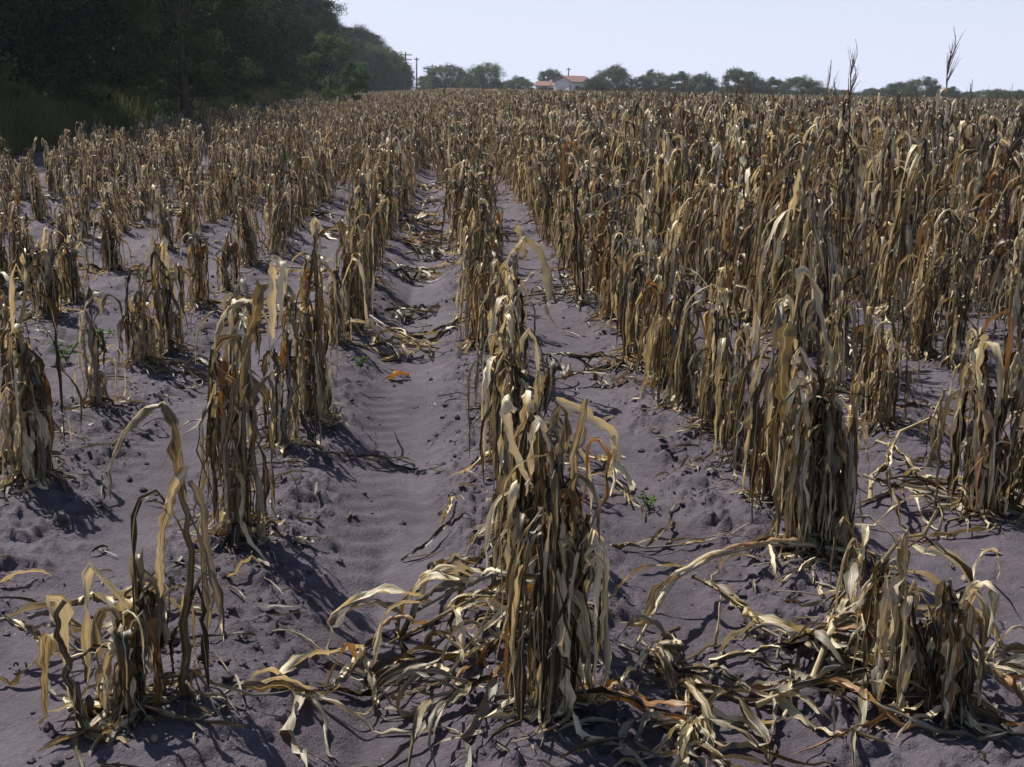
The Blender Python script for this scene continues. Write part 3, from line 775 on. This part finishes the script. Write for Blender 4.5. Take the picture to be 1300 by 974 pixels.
# ------------------------------------------------------------------ fallen stalks and leaf heaps
def fallen(pts, seed, label, nleaf=9, W=.045, lift=0.03, r=.011, Ls=(.25, .6), mat=None, group=None, leaf_el=0.02, spread=.55, stalk_mat=None, name='fallen_corn_plant'):
    """pts: (px, py, height above the soil) along the lying stalk, py is where the point would touch the soil"""
    rg = np.random.default_rng(seed); w = []
    for (a, b, hgt) in pts:
        x, y = G(a, b); w.append([x, y, gz(x, y) + hgt + r])
    w = np.array(w); o = np.array([w[0, 0], w[0, 1], gz(w[0, 0], w[0, 1])])
    root = empty(name, o); w = w - o; seg_ = []                                         # dry cane: nearly straight pieces between kinked nodes
    sp0 = spline(w, 7); sp0[1:-1] += rg.normal(0, .018, (5, 3)) * [1, 1, .7]
    for i in range(6): seg_ += [sp0[i] + (sp0[i + 1] - sp0[i]) * t_ for t_ in (0, .3, .6, .9)]
    path = np.array(seg_); r = min(r, .0115) * .85
    sm = MB(); tube(sm, path, np.linspace(r, r * .5, 24) * (1 + .28 * (np.arange(24) % 4 == 0)), 7, rg.random(), squash=.7); sm.build('stalk', stalk_mat or M_STALK, root)
    gl = lambda a, b: gz(a + o[0], b + o[1]) - o[2]
    lv = MB(); T = np.gradient(path, axis=0)
    for i in range(3 if nleaf > 4 else 2):                       # torn sheaths still wrapped along the cane
        a_ = int(rg.integers(0, 11)); pp = path[a_:a_ + int(rg.integers(7, 13))]
        pp = spline(pp[::2], 18) + rg.normal(0, .003, (18, 3)) + [0, 0, .006]
        ribbon(lv, pp, .04 * rg.uniform(.7, 1.1), rg.uniform(1.6, 2.8), [0, 0, 1], np.full(18, rg.normal(0, .08)), rg.random(), .006)
    for i in range(int(nleaf * .85)):
        j = int(rg.integers(1, 23)); az = math.atan2(T[j][1], T[j][0]) + rg.normal(0, spread) * (1 if rg.random() < .8 else 3)
        add_leaf(lv, rg, path[j], az, rg.normal(leaf_el, .25), rg.uniform(*Ls), W * rg.uniform(.25, .85), .3, gl, n=18, wob=.085, stiff=.04, fold=.22, curl=rg.uniform(.8, 2.8), kink=.10)
    lv.build('leaves', mat or M_LEAF, root)
    tag(root, label, 'fallen corn', group); return root

H1 = 'stalks heaped beside the nearest centre plant'
fallen([(690, 830, .22), (600, 815, .16), (500, 800, .10)], 201, 'yellow stalk lying leftmost and topmost on the heap before the centre row', 12, .05, group=H1, Ls=(.2, .45))
fallen([(700, 850, .16), (600, 830, .12), (490, 812, .06)], 202, 'thick pale stalk across the middle of the heap before the centre row', 10, .05, group=H1, r=.015, stalk_mat=M_LEAFPALE, Ls=(.2, .45))
fallen([(480, 800, .05), (430, 850, .04), (385, 890, .02)], 203, 'dark leafy stalk trailing down left from the heap by the centre row', 12, .05, group=H1)
fallen([(650, 860, .04), (580, 850, .06), (480, 830, .03)], 204, 'leafy stalk on the soil under the heap before the centre row', 16, .05, group=H1)
fallen([(670, 900, .04), (600, 905, .05), (545, 900, .02)], 205, 'tangle of grey leaves on the soil left of the nearest centre plant', 14, .05, group=H1, mat=M_LITTER)
fallen([(520, 770, .1), (555, 740, .1), (580, 715, .02)], 206, 'forked dry leaf stem standing off the heap towards the tyre track', 5, .045, group=H1, r=.006)
H2 = 'stalks tangled in the right foreground heap'
fallen([(1090, 720, .03), (1000, 722, .06), (900, 745, .12), (840, 790, .1), (800, 850, .02)], 211, 'long pale stalk bowing left from the rusty stump to the heap', 9, .05, group=H2, r=.016, stalk_mat=M_LEAF, Ls=(.2, .5))
fallen([(880, 760, .1), (930, 800, .1), (985, 850, .03)], 212, 'broad yellowish bent leaf stem inside the right foreground heap', 7, .06, group=H2, mat=M_LEAFPALE)
fallen([(790, 830, .02), (860, 860, .06), (960, 880, .04), (1060, 880, .02)], 213, 'stalk lowest and leftmost in the right foreground heap', 16, .05, group=H2, mat=M_LITTER)
fallen([(900, 850, .05), (1000, 850, .07), (1120, 830, .1), (1190, 800, .03)], 214, 'stalk across the middle of the right foreground heap', 16, .05, group=H2)
fallen([(960, 900, .03), (1080, 890, .08), (1200, 880, .05), (1290, 890, .02)], 215, 'stalk along the bottom of the right foreground heap', 18, .05, group=H2, mat=M_LITTER)
fallen([(1030, 890, .02), (1080, 850, .18), (1130, 850, .34), (1170, 860, .45)], 216, 'stalk leaning up out of the right heap towards the bent plant', 9, .04, group=H2)
fallen([(1060, 870, .0), (1110, 870, .2), (1160, 880, .42)], 217, 'thin stalk leaning up below the longer leaning one', 7, .04, group=H2, r=.007)
fallen([(1190, 895, .12), (1300, 900, .06), (1360, 905, .03)], 218, 'pale stalk lying to the right edge beyond the bent plant', 9, .045, group=H2, stalk_mat=M_LEAFPALE)
fallen([(860, 800, .03), (840, 850, .06), (900, 900, .02)], 219, 'leaf tangle on the left rim of the right foreground heap', 16, .055, group=H2)
fallen([(1000, 830, .05), (1100, 900, .05)], 220, 'matted leaves in the centre of the right foreground heap', 20, .055, group=H2, mat=M_LITTER)
fallen([(900, 900, .03), (860, 940, .03)], 221, 'matted leaves below the left part of the right foreground heap', 16, .05, group=H2)
H3 = 'stalks fallen by the second row right'
fallen([(1105, 630, .02), (1130, 600, .12), (1185, 590, .25)], 231, 'thick brown stalk slanting up to the bare stump on the right', 5, .04, group=H3, r=.014)
fallen([(1095, 620, .1), (1150, 640, .08), (1230, 655, .03)], 232, 'curved stalk ringing the soil left of the tall second row plant', 14, .05, group=H3)
fallen([(1110, 590, .12), (1165, 620, .05), (1225, 640, .03)], 233, 'stalk crossing behind the ring of leaves near the bare stump', 8, .04, group=H3)
fallen([(1140, 560, .12), (1190, 560, .1), (1235, 580, .03)], 234, 'brown stalk behind the bare stump on the right', 6, .05, group=H3, r=.012)
fallen([(1300, 670, .02), (1260, 685, .01)], 235, 'grey leaf on the soil at the right edge', 6, .04, group=H3)
H4 = 'flattened stalks across the furrows'
fallen([(0, 830, .12), (60, 835, .08), (130, 850, .03)], 241, 'dark stalk lying from the left edge to the snapped stump', 6, .05, group=H4)
fallen([(40, 815, .1), (110, 800, .12), (170, 790, .06)], 242, 'pale leafy stalk above the dark one at lower left', 7, .06, group=H4, mat=M_LEAFPALE)
fallen([(470, 415, .05), (520, 425, .05), (595, 410, .02)], 243, 'dark leafy stalk lying across the tyre track, nearer of the pair', 16, .05, group=H4)
fallen([(490, 340, .06), (540, 345, .06), (590, 335, .03)], 244, 'leafy stalk flattened across the tyre track farther up', 18, .05, group=H4)
fallen([(495, 318, .08), (540, 320, .1), (590, 312, .03)], 245, 'leafy stalk just behind the flattened one across the tyre track', 18, .05, group=H4)
fallen([(495, 300, .08), (540, 300, .08), (580, 300, .03)], 246, 'farthest leafy stalk of the pile across the tyre track', 16, .05, group=H4)
fallen([(690, 455, .04), (740, 465, .07), (800, 470, .08), (842, 485, .02)], 247, 'pale tipped stalk lying between centre row and the next, nearest', 16, .055, group=H4)
fallen([(700, 490, .02), (750, 480, .05), (790, 470, .03)], 248, 'dark leaves matted right of the centre row', 14, .05, group=H4, mat=M_LITTER)
fallen([(685, 350, .04), (720, 355, .06), (760, 350, .02)], 249, 'leafy stalk lying right of the tent topped centre plant', 18, .05, group=H4)
fallen([(690, 370, .04), (735, 372, .03)], 250, 'dark leaf mat in front of the stalk right of tent topped plant', 12, .05, group=H4, mat=M_LITTER)
fallen([(20, 385, .05), (50, 380, .05), (110, 385, .02)], 251, 'leafy stalk lying behind the left edge plants', 8, .05, group=H4)
fallen([(370, 580, .02), (460, 575, .02)], 252, 'dark leaves trailing right from the row beside the tyre track', 5, .04, group=H4, mat=M_LITTER, r=.006)
fallen([(180, 470, .02), (250, 478, .03)], 253, 'leafy stalk by the foot of the thick dark leaved plant', 10, .045, group=H4, mat=M_LITTER)
fallen([(735, 690, .02), (800, 690, .02), (880, 690, .01)], 254, 'thin dark stalk lying right of the centre row', 4, .035, group=H4, r=.007)
fallen([(745, 590, .05), (775, 600, .05), (800, 640, .02)], 255, 'frayed leaves under the arching leaf right of the centre row', 8, .04, group=H4)
for i in range(44):                                                  # farther flattened plants in the rows on the left and between rows
    k = int(rng.integers(-7, 3)) if i < 30 else -1; yb = rng.uniform(12, 30) if i >= 30 else rng.uniform(7.5, 16) if k > -4 else rng.uniform(9, 20)
    xb = ROW0 + k + rng.uniform(.2, .8); a = rng.uniform(-.5, .5); px_ = []
    rgf = np.random.default_rng(900 + i); o = np.array([xb, yb, gz(xb, yb)]); root = empty('fallen_corn_plant', o)
    path = spline([[-.35, 0, .03], [0, .05 * a, .07], [.4, .3 * a, .02]], 12); sm = MB(); tube(sm, path, np.linspace(.012, .006, 12), 6, rgf.random()); sm.build('stalk', M_STALK, root)
    lv = MB()
    for j in range(14): add_leaf(lv, rgf, path[int(rgf.integers(12))], rgf.uniform(0, 6.28), .3, rgf.uniform(.2, .5), .05, .25, 0.0, n=10, wob=.12, fold=.3)
    lv.build('leaves', M_LITTER if i % 2 else M_LEAF, root)
    tag(root, 'flattened leafy corn stalk between the rows in the middle distance', 'fallen corn', 'flattened corn between the rows of the middle distance')

def ground_leaf(px, py, seed, ang, L, W, mat, label, curl=.8, hump=.03):
    x, y = G(px, py); z = gz(x, y); o = np.array([x, y, z]); rg = np.random.default_rng(seed)
    t = np.linspace(-.5, .5, 18); pth = np.stack([math.cos(ang) * t * L, math.sin(ang) * t * L + .02 * np.sin(t * 6), hump * (1 - (2 * t) ** 2) + .006], 1)
    pth[:, 2] += np.array([gz(a + x, b + y) - z for a, b in pth[:, :2]])
    mb = MB(); ribbon(mb, pth, W, curl, [-math.sin(ang), math.cos(ang), 0], np.zeros(18), rg.random())
    ob = mb.build('fallen_leaf', mat); ob.location = o; tag(ob, label, 'fallen leaf'); return ob
ground_leaf(508, 469, 1, 0.0, .13, .07, M_RUST, 'rusty orange leaf lying flat beside the tyre track', 1.0)
ground_leaf(492, 571, 2, 0.1, .26, .03, M_LITTER, 'dark curled leaf lying in the tyre track', 1.6)
ground_leaf(570, 652, 3, 1.2, .16, .03, M_LEAFPALE, 'pale slim leaf lying right of the tyre track', 1.6)
ground_leaf(555, 680, 4, .5, .30, .025, M_LITTER, 'dark thin leaf lying between tyre track and centre row', 1.4)
ground_leaf(30, 735, 5, .6, .18, .025, M_LEAF, 'small pale stick of leaf by the left edge', 1.6)
ground_leaf(730, 885, 6, 2.2, .3, .05, M_LEAF, 'leaf lying right of the nearest centre plant', 1.2)
ground_leaf(310, 745, 7, .1, .12, .02, M_LEAFPALE, 'small pale shred in front of the tall looping plant', 1.4)
ground_leaf(880, 600, 8, .2, .2, .02, M_LITTER, 'dark shred lying right of the centre row', 1.4)

# litter and clods: nobody could count them
def litter():
    mb = MB(); rg = np.random.default_rng(55)
    for i in range(5200):
        y = 2.6 * math.exp(rg.random() * 2.2); k = rg.integers(-6, 9); x = ROW0 + k + (rg.normal(0, .13) if rg.random() < .8 else rg.uniform(-.5, .5))
        if abs(x - .055 * y) > .5 * y + 1: continue
        L = rg.uniform(.03, .20) if rg.random() < .7 else rg.uniform(.01, .05); a = rg.uniform(0, 6.28); z = gz(x, y)
        n = 6; t = np.linspace(-.5, .5, n)
        pth = np.stack([x + math.cos(a) * t * L, y + math.sin(a) * t * L, np.full(n, z + .008) + .02 * rg.random() * (1 - (2 * t) ** 2)], 1)
        pth[:, 2] = np.maximum(pth[:, 2], ground_h(pth[:, 0], pth[:, 1]) + .003)
        ribbon(mb, pth, rg.uniform(.006, .026), rg.uniform(.4, 2.2), [-math.sin(a), math.cos(a), 0], np.zeros(n), rg.random(), .001)
    o = mb.build('leaf_litter', M_LITTER); tag(o, 'scraps of dried leaf strewn over the soil along the rows', 'leaf litter', kind='stuff')
litter()
def clods():
    mb = MB(); rg = np.random.default_rng(66)
    import bmesh
    bm = bmesh.new(); bmesh.ops.create_icosphere(bm, subdivisions=1, radius=1.0); V0 = np.array([v.co for v in bm.verts]); F0 = np.array([[v.index for v in f.verts] for f in bm.faces]); bm.free()
    for i in range(9000):
        y = 2.6 * math.exp(rg.random() * 1.5); k = rg.integers(-4, 5); x = ROW0 + k + rg.choice([-1, 1]) * abs(rg.normal(.16, .13))
        if abs(x - .055 * y) > .5 * y + .6: continue
        if vnoise(x * 1.5, y * 1.2, 41) < .38: continue
        r = .004 + .015 * rg.random() ** 3
        n1 = 1 + .6 * (vnoise(V0[:, 0] * 1.7 + i, V0[:, 1] * 1.7 + V0[:, 2] * 1.3, 3) - .5) * 2
        V = V0 * n1[:, None] * [r * rg.uniform(.8, 1.3), r * rg.uniform(.8, 1.3), r * .75]
        mb.add(V + [x, y, gz(x, y) + r * .25], F0)
    o = mb.build('soil_clods', M_SOIL, smooth=False); tag(o, 'small crumbly soil clods scattered beside the rows', 'soil clods', kind='stuff')
clods()

# small green weeds
def weed(px, py, seed, s, label):
    x, y = G(px, py); rg = np.random.default_rng(seed); root = empty('weed', (x, y, gz(x, y)))
    st = MB(); lf = MB()
    for k in range(4):
        a = rg.uniform(0, 6.28); pts = spline([[0, 0, 0], [math.cos(a) * .04 * s, math.sin(a) * .04 * s, .08 * s], [math.cos(a) * .10 * s, math.sin(a) * .10 * s, .15 * s]], 6)
        tube(st, pts, .0025, 5, .5)
        for j in range(7): add_leaf(lf, rg, pts[int(rg.integers(1, 6))], rg.uniform(0, 6.28), .5, .09 * s, .022 * s, .4, -5, n=7, wob=.1, fold=.25, curl=.4)
    st.build('stem', M_WEED, root); lf.build('leaves', M_WEED, root); tag(root, label, 'weed', 'green weeds among the dead corn')
weed(130, 440, 1, .9, 'green weed between dead plants at the left')
weed(458, 470, 2, .4, 'tiny green weed by the row left of the tyre track')
weed(495, 282, 3, 1.1, 'green weed at the far end of the tyre track')
weed(362, 222, 4, 2.2, 'bright green weed among the corn in the far left rows')
weed(824, 640, 5, .35, 'tiny green seedling on bare soil right of the centre row')
weed(1082, 290, 6, 1.4, 'green weed between dead plants of the right rows')
weed(85, 455, 7, .8, 'low green weed left of the hooped leaf plant')

# ------------------------------------------------------------------ trees
def tree_parts(seed, h=11.0, rad=4.0, nclump=90, per=420, leaf=.11, low=.12, squash=1.0, droop=.3, rk=1.0):
    rg = np.random.default_rng(seed); tr = MB(); cr = MB()
    base = np.array([0, 0, 0.]); top = np.array([rg.normal(0, .4), rg.normal(0, .4), h * .62])
    trunk = spline([base - [0, 0, .3], base + [rg.normal(0, .15), rg.normal(0, .15), h * .2], base + [rg.normal(0, .3), rg.normal(0, .3), h * .42], top], 14)
    tube(tr, trunk, np.linspace(h * .022, h * .006, 14), 9, .5)
    cen = []
    for i in range(nclump):
        for _ in range(30):
            d = rg.normal(0, 1, 3); d /= np.linalg.norm(d); rr = rg.uniform(.45, 1.0) ** .6
            c = d * rr * [rad, rad, h * .5 * (1 - low)] ; c[2] = c[2] * squash + h * (.5 + low * .5)
            f = c[2] / h
            if np.hypot(c[0], c[1]) < rad * (1.08 - .55 * max(0, f - .55) / .45) and c[2] < h * (.98 + .05 * rg.random()): break
        cen.append(c)
    cen = np.array(cen)
    for i in range(0, nclump, 4):                                    # limbs
        c = cen[i]; s_ = trunk[int(np.clip(c[2] / h * 9, 3, 12))]
        mid = (s_ + c) / 2 + rg.normal(0, .3, 3) - [0, 0, .3]
        tube(tr, spline([s_, mid, c], 7), np.linspace(h * .007, h * .0015, 7), 5, .5, cap=False)
    for c in cen:
        r = rk * rg.uniform(.55, 1.25) * rad / 4.0; n = int(per * rg.uniform(.6, 1.3)); tint = np.clip(rg.normal(.42, .34), 0, 1)
        nt_ = 7                                                       # twigs inside the clump
        tw = rg.normal(0, 1, (nt_, 3)); tw /= np.linalg.norm(tw, axis=1)[:, None]; tw[:, 2] -= droop
        q = tw[rg.integers(0, nt_, n)] * (rg.random(n) ** .7)[:, None] * r + rg.normal(0, r * .22, (n, 3)); q[:, 2] *= .75
        p = c + q
        p = p[p[:, 2] > .15]; n = len(p)
        a = rg.normal(0, 1, (n, 3)); a /= np.linalg.norm(a, axis=1)[:, None]; b = np.cross(a, rg.normal(0, 1, (n, 3))); b /= np.linalg.norm(b, axis=1)[:, None]
        l = (leaf * rg.uniform(.6, 1.4, n))[:, None]
        V = np.stack([p - a * l * .5, p + b * l * .24, p + a * l * .5, p - b * l * .24], 1).reshape(-1, 3)
        F = np.arange(n * 4).reshape(-1, 4); C = np.zeros((n * 4, 3)); C[:, 0] = np.repeat(np.clip(tint + rg.normal(0, .15, n), 0, 1), 4)
        cr.add(V, F, C)
    return tr, cr
TM = []
for i in range(5):
    tr, cr = tree_parts(1000 + i, 11.0, [3.6, 4.2, 4.6, 3.8, 4.4][i], 74, 800, .13, low=.02, rk=1.2)
    TM.append((tr.mesh('trunk', M_BARK), cr.mesh('crown', M_TREE, smooth=False)))
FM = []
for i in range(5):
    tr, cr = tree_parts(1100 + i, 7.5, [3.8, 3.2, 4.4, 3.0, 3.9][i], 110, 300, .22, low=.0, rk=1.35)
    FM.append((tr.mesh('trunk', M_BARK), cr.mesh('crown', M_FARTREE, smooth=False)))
def put_tree(loc, rz, sc, meshes, label, group, mat=None):
    root = empty('tree', loc, rz, sc)
    for n, me in zip(('trunk', 'crown'), meshes):
        o = bpy.data.objects.new(n, me); COL.objects.link(o); o.parent = root
    tag(root, label, 'tree', group)
    return root
# the wood along the left edge of the field
yT = 17.0; i = 0
while yT < 330:
    for line in range(2 if yT < 200 else 1):
        x = -14.6 - line * 6.0 + rng.uniform(-.8, .8); y = yT + rng.uniform(-1.2, 1.2) + line * 2.5
        sc = (rng.uniform(.92, 1.22) if yT < 90 else rng.uniform(.72, 1.2)) * (1.12 if line else 1.0) * (1.0 if yT < 150 else .92)
        if 95 < yT: x += 0.8
        n_ = i // 2
        if yT < 60 and line == 0:
            lab = '%s dark tall tree along the left edge of the field, counted from the left' % ['nearest', 'second', 'third', 'fourth', 'fifth', 'sixth', 'seventh', 'eighth', 'ninth', 'tenth', 'eleventh'][min(10, i // 2)]; gr = 'dark trees along the left field edge'
        elif line: lab = 'dark tree in the rear line of the wood on the left'; gr = 'rear line of dark trees on the left'
        else: lab = 'dark tree in the farther stretch of the left field edge'; gr = 'farther dark trees along the left field edge'
        put_tree((x, y, .3), rng.uniform(0, 6.28), (sc, sc, sc * rng.uniform(.95, 1.1)), TM[int(rng.integers(5))], lab, gr)
        i += 1
    yT += rng.uniform(4.6, 6.2) if yT < 120 else rng.uniform(7, 10)
# low bushes under the wood edge
BM_ = []
for i in range(3):
    tr, cr = tree_parts(1200 + i, 2.6, 1.7, 26, 330, .09, low=.0)
    BM_.append((tr.mesh('stem', M_BARK), cr.mesh('foliage', M_TREE2 if i == 0 else M_TREE, smooth=False)))
yb = 22.0; i = 0
while yb < 150:
    x = -11.6 + rng.uniform(-.6, .5); s_ = rng.uniform(.55, 1.1)
    root = empty('bush', (x, yb, .25), rng.uniform(0, 6.28), (s_ * 1.2, s_ * 1.4, s_))
    for n, me in zip(('stem', 'foliage'), BM_[int(rng.integers(3))]):
        o = bpy.data.objects.new(n, me); COL.objects.link(o); o.parent = root
    tag(root, 'low dark bush in the shade at the foot of the left wood', 'bush', 'bushes along the foot of the left wood')
    yb += rng.uniform(2.2, 4.5); i += 1
# overhanging tree in the wood edge, its sunlit look put into a lighter leaf colour
tr, cr = tree_parts(1300, 8.0, 2.2, 70, 480, .11, low=.0, droop=.6)
x = P(232, 60, 40).x; put_tree((x, 40, .2), 0, (1, 1, 1.0), (tr.mesh('trunk', M_BARK), cr.mesh('crown', M_TREE2, smooth=False)),
         'slender tree tinted lighter for sunlit foliage, standing out from the dark left wood', None)
tr, cr = tree_parts(1301, 4.2, 2.0, 30, 380, .12, low=.05, droop=.5)
x = P(425, 80, 72).x; put_tree((x, 72, .2), 0, (1, 1, 1.1), (tr.mesh('trunk', M_BARK), cr.mesh('crown', M_TREE2, smooth=False)),
         'lighter green small tree in front of the far end of the dark wood', None)

# weedy bank
def bank():
    mb = MB(); rg = np.random.default_rng(77); n = 60000
    y = 18 * np.exp(rg.random(n) * 2.0); x = -9.3 - np.abs(rg.normal(0, 1.3, n)) + .25 * (vnoise(y, y, 2) - .5)
    keep = vnoise(x * .8, y * .5, 61) > .25; x = x[keep]; y = y[keep]; n = len(x)
    z = ground_h(x, y); hgt = (.35 + .95 * vnoise(x * .7, y * .45, 62)) * rg.uniform(.5, 1.2, n) * np.clip((-9.1 - x) * 1.4, .25, 1)
    a = rg.uniform(0, 6.28, n); lx = np.cos(a) * hgt * rg.uniform(.1, .5, n); ly = np.sin(a) * hgt * rg.uniform(.1, .5, n)
    wdt = (.004 + .0012 * y ** .5) * rg.uniform(.7, 1.6, n); pa = a + 1.57; wx = np.cos(pa) * wdt; wy = np.sin(pa) * wdt
    b = np.stack([x, y, z], 1); W = np.stack([wx, wy, 0 * wx], 1)
    m = b + np.stack([lx * .35, ly * .35, hgt * .6], 1); t = b + np.stack([lx, ly, hgt], 1)
    V = np.stack([b - W, b + W, m + W * .8, m - W * .8, t + W * .15, t - W * .15], 1).reshape(-1, 3)
    i = np.arange(n)[:, None] * 6; F = np.concatenate([i + [0, 1, 2, 3], i + [3, 2, 4, 5]])
    C = np.zeros((n * 6, 3)); C[:, 0] = np.repeat(np.clip(vnoise(x * .5, y * .25, 63) * 1.1 + rg.normal(0, .15, n), 0, 1), 6)
    mb.add(V, F, C); o = mb.build('bank_grass', M_GRASS); tag(o, 'tall weedy grass on the shaded bank below the left wood', 'grass', kind='stuff')
bank()

# far trees: (px centre, top py, width px, distance)
FT = [(px_, 111 - 5 * ((px_ * 7) % 3) / 2 + max(0, px_ - 700) * .014, 26 + (px_ * 13) % 14, 262 + (px_ * 11) % 20) for px_ in range(560, 1340, 23) if not 684 < px_ < 745] + [(756, 98, 30, 222), (497, 60, 44, 205), (475, 55, 40, 190), (512, 78, 24, 235), (565, 80, 50, 255), (545, 95, 30, 270), (614, 79, 52, 250), (592, 92, 26, 262), (660, 97, 34, 262), (645, 102, 20, 270), (695, 87, 22, 285), (708, 88, 16, 290),
      (737, 98, 36, 240), (780, 83, 44, 240), (760, 97, 26, 250), (815, 95, 30, 250), (832, 88, 30, 255), (860, 91, 44, 250), (893, 93, 34, 245), (880, 103, 24, 260), (940, 86, 44, 235), (960, 97, 32, 240), (985, 98, 30, 250),
      (1018, 97, 48, 230), (1040, 112, 26, 240), (1145, 104, 40, 235), (1172, 97, 44, 225), (1205, 110, 30, 235), (1230, 116, 24, 240), (1272, 112, 34, 230), (1296, 114, 26, 240), (1330, 105, 50, 230), (1120, 112, 30, 245)]
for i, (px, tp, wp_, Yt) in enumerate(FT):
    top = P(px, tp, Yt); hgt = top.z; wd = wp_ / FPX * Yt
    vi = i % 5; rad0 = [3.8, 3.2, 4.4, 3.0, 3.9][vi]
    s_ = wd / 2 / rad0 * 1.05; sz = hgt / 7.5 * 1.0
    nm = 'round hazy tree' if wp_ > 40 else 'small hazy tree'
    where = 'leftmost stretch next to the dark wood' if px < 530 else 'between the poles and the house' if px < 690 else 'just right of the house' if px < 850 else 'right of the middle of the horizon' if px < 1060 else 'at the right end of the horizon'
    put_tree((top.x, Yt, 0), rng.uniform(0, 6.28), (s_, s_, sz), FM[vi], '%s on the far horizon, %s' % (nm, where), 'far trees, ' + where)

# ------------------------------------------------------------------ far house, shed and poles
def box(mb, c, s):
    c = np.array(c, float); s = np.array(s, float) / 2
    V = np.array([[x, y, z] for x in (-1, 1) for y in (-1, 1) for z in (-1, 1)]) * s + c
    mb.add(V, [[0, 1, 3, 2], [4, 6, 7, 5], [0, 4, 5, 1], [2, 3, 7, 6], [0, 2, 6, 4], [1, 5, 7, 3]])
def house(px0, px1, eave, ridge, Yh, label, depth=7.0, gable_left=True, name='farmhouse'):
    a = P(px0, eave, Yh); b = P(px1, eave, Yh); w_ = b.x - a.x; ez = a.z; rz_ = P(px0, ridge, Yh).z
    root = empty(name, ((a.x + b.x) / 2, Yh, 0))
    wl = MB(); V = []
    # walls with gables at the two x ends
    for sx in (-1, 1):
        xx = sx * w_ / 2
        V += [[xx, -depth / 2, 0], [xx, depth / 2, 0], [xx, depth / 2, ez], [xx, 0, rz_ - .12], [xx, -depth / 2, ez]]
    wl.add(V, [[0, 4, 9, 5], [1, 6, 7, 2]]); wl.add(V, [[0, 1, 2, 3, 4], [5, 9, 8, 7, 6]]); wl.build('wall', M_WALL, root, smooth=False)
    rf = MB(); t = .16; ov = .45
    for sy in (-1, 1):
        sl_ = (rz_ - ez) / (depth / 2); e = np.array([0, sy * (depth / 2 + ov), ez - sl_ * ov]); r_ = np.array([0, 0, rz_])
        q = [[-w_ / 2 - ov, e[1], e[2]], [w_ / 2 + ov, e[1], e[2]], [w_ / 2 + ov, 0, rz_], [-w_ / 2 - ov, 0, rz_]]
        V = np.array(q + [[p[0], p[1], p[2] + t] for p in q]); rf.add(V, [[0, 1, 2, 3], [7, 6, 5, 4], [0, 4, 5, 1], [1, 5, 6, 2], [3, 2, 6, 7], [0, 3, 7, 4]])
    rf.build('roof', M_ROOF, root, smooth=False)
    for fx in (-.25, .3):
        wn = MB(); box(wn, (fx * w_, -depth / 2 - .03, ez * .6), (.9, .1, 1.1)); f = wn.build('window', M_WOOD, root, smooth=False)
        pn = MB(); box(pn, (fx * w_, -depth / 2 - .09, ez * .6), (.74, .04, .94)); pn.build('pane', M_DARK, f, smooth=False)
    dr = MB(); box(dr, (0, -depth / 2 - .03, 1.05), (.95, .1, 2.1)); dr.build('door', M_WOOD, root, smooth=False)
    tag(root, label, 'house'); return root
h1 = house(714, 741, 104, 97, 232, 'white house with red tiled roof rising above the far corn', 7)
h1.rotation_euler = (0, 0, R(24))
h2 = house(684, 708, 109, 104, 240, 'lower white outbuilding with red roof left of the taller house', 6, name='outbuilding')
h2.rotation_euler = (0, 0, R(-15))
def pole(px, tp, Yp, cross, label):
    b = P(px, tp, Yp); root = empty('utility_pole', (b.x, Yp, 0))
    m = MB(); tube(m, [[0, 0, -.3], [0, 0, b.z * .5], [0, 0, b.z]], [.16, .14, .11], 8); m.build('post', M_WOOD, root)
    for dz in ([.5, 1.3] if cross else [.4]):
        c = MB(); box(c, (0, 0, b.z - dz), (2.2 if cross else 1.0, .12, .14)); c.build('crossarm', M_WOOD, root, smooth=False)
        ins = MB()
        for q in (-.9, -.45, .45, .9): tube(ins, [[q * (1 if cross else .45), 0, b.z - dz + .07], [q * (1 if cross else .45), 0, b.z - dz + .25]], .04, 6)
        ins.build('insulators', M_WALL, root)
    tag(root, label, 'utility pole', 'utility poles beyond the field')
pole(515, 66, 215, True, 'double armed utility pole next to the end of the dark wood')
pole(529, 73, 235, False, 'plain tall utility pole right of the double armed one')
pole(543, 84, 300, True, 'small distant utility pole, left of the farthest one')
pole(549, 82, 330, True, 'farthest utility pole, just left of round horizon tree')
pole(722, 86, 260, False, 'utility pole rising behind the white house')

# ------------------------------------------------------------------ haze
hz = MB(); box(hz, (0, 150, 12.5), (700, 640, 31)); ho = hz.build('haze', M_WALL, smooth=False)
m, ns, ls = new_mat('haze_air'); pv = ns.new('ShaderNodeVolumePrincipled')
pv.inputs['Color'].default_value = (0.86, 0.90, 1.0, 1); pv.inputs['Density'].default_value = 0.00034; pv.inputs['Anisotropy'].default_value = 0.3
om = ns.new('ShaderNodeOutputMaterial'); ls.new(pv.outputs[0], om.inputs['Volume'])
ho.data.materials.clear(); ho.data.materials.append(m); tag(ho, kind='stuff', label='thin pale summer haze over the field', cat='haze')
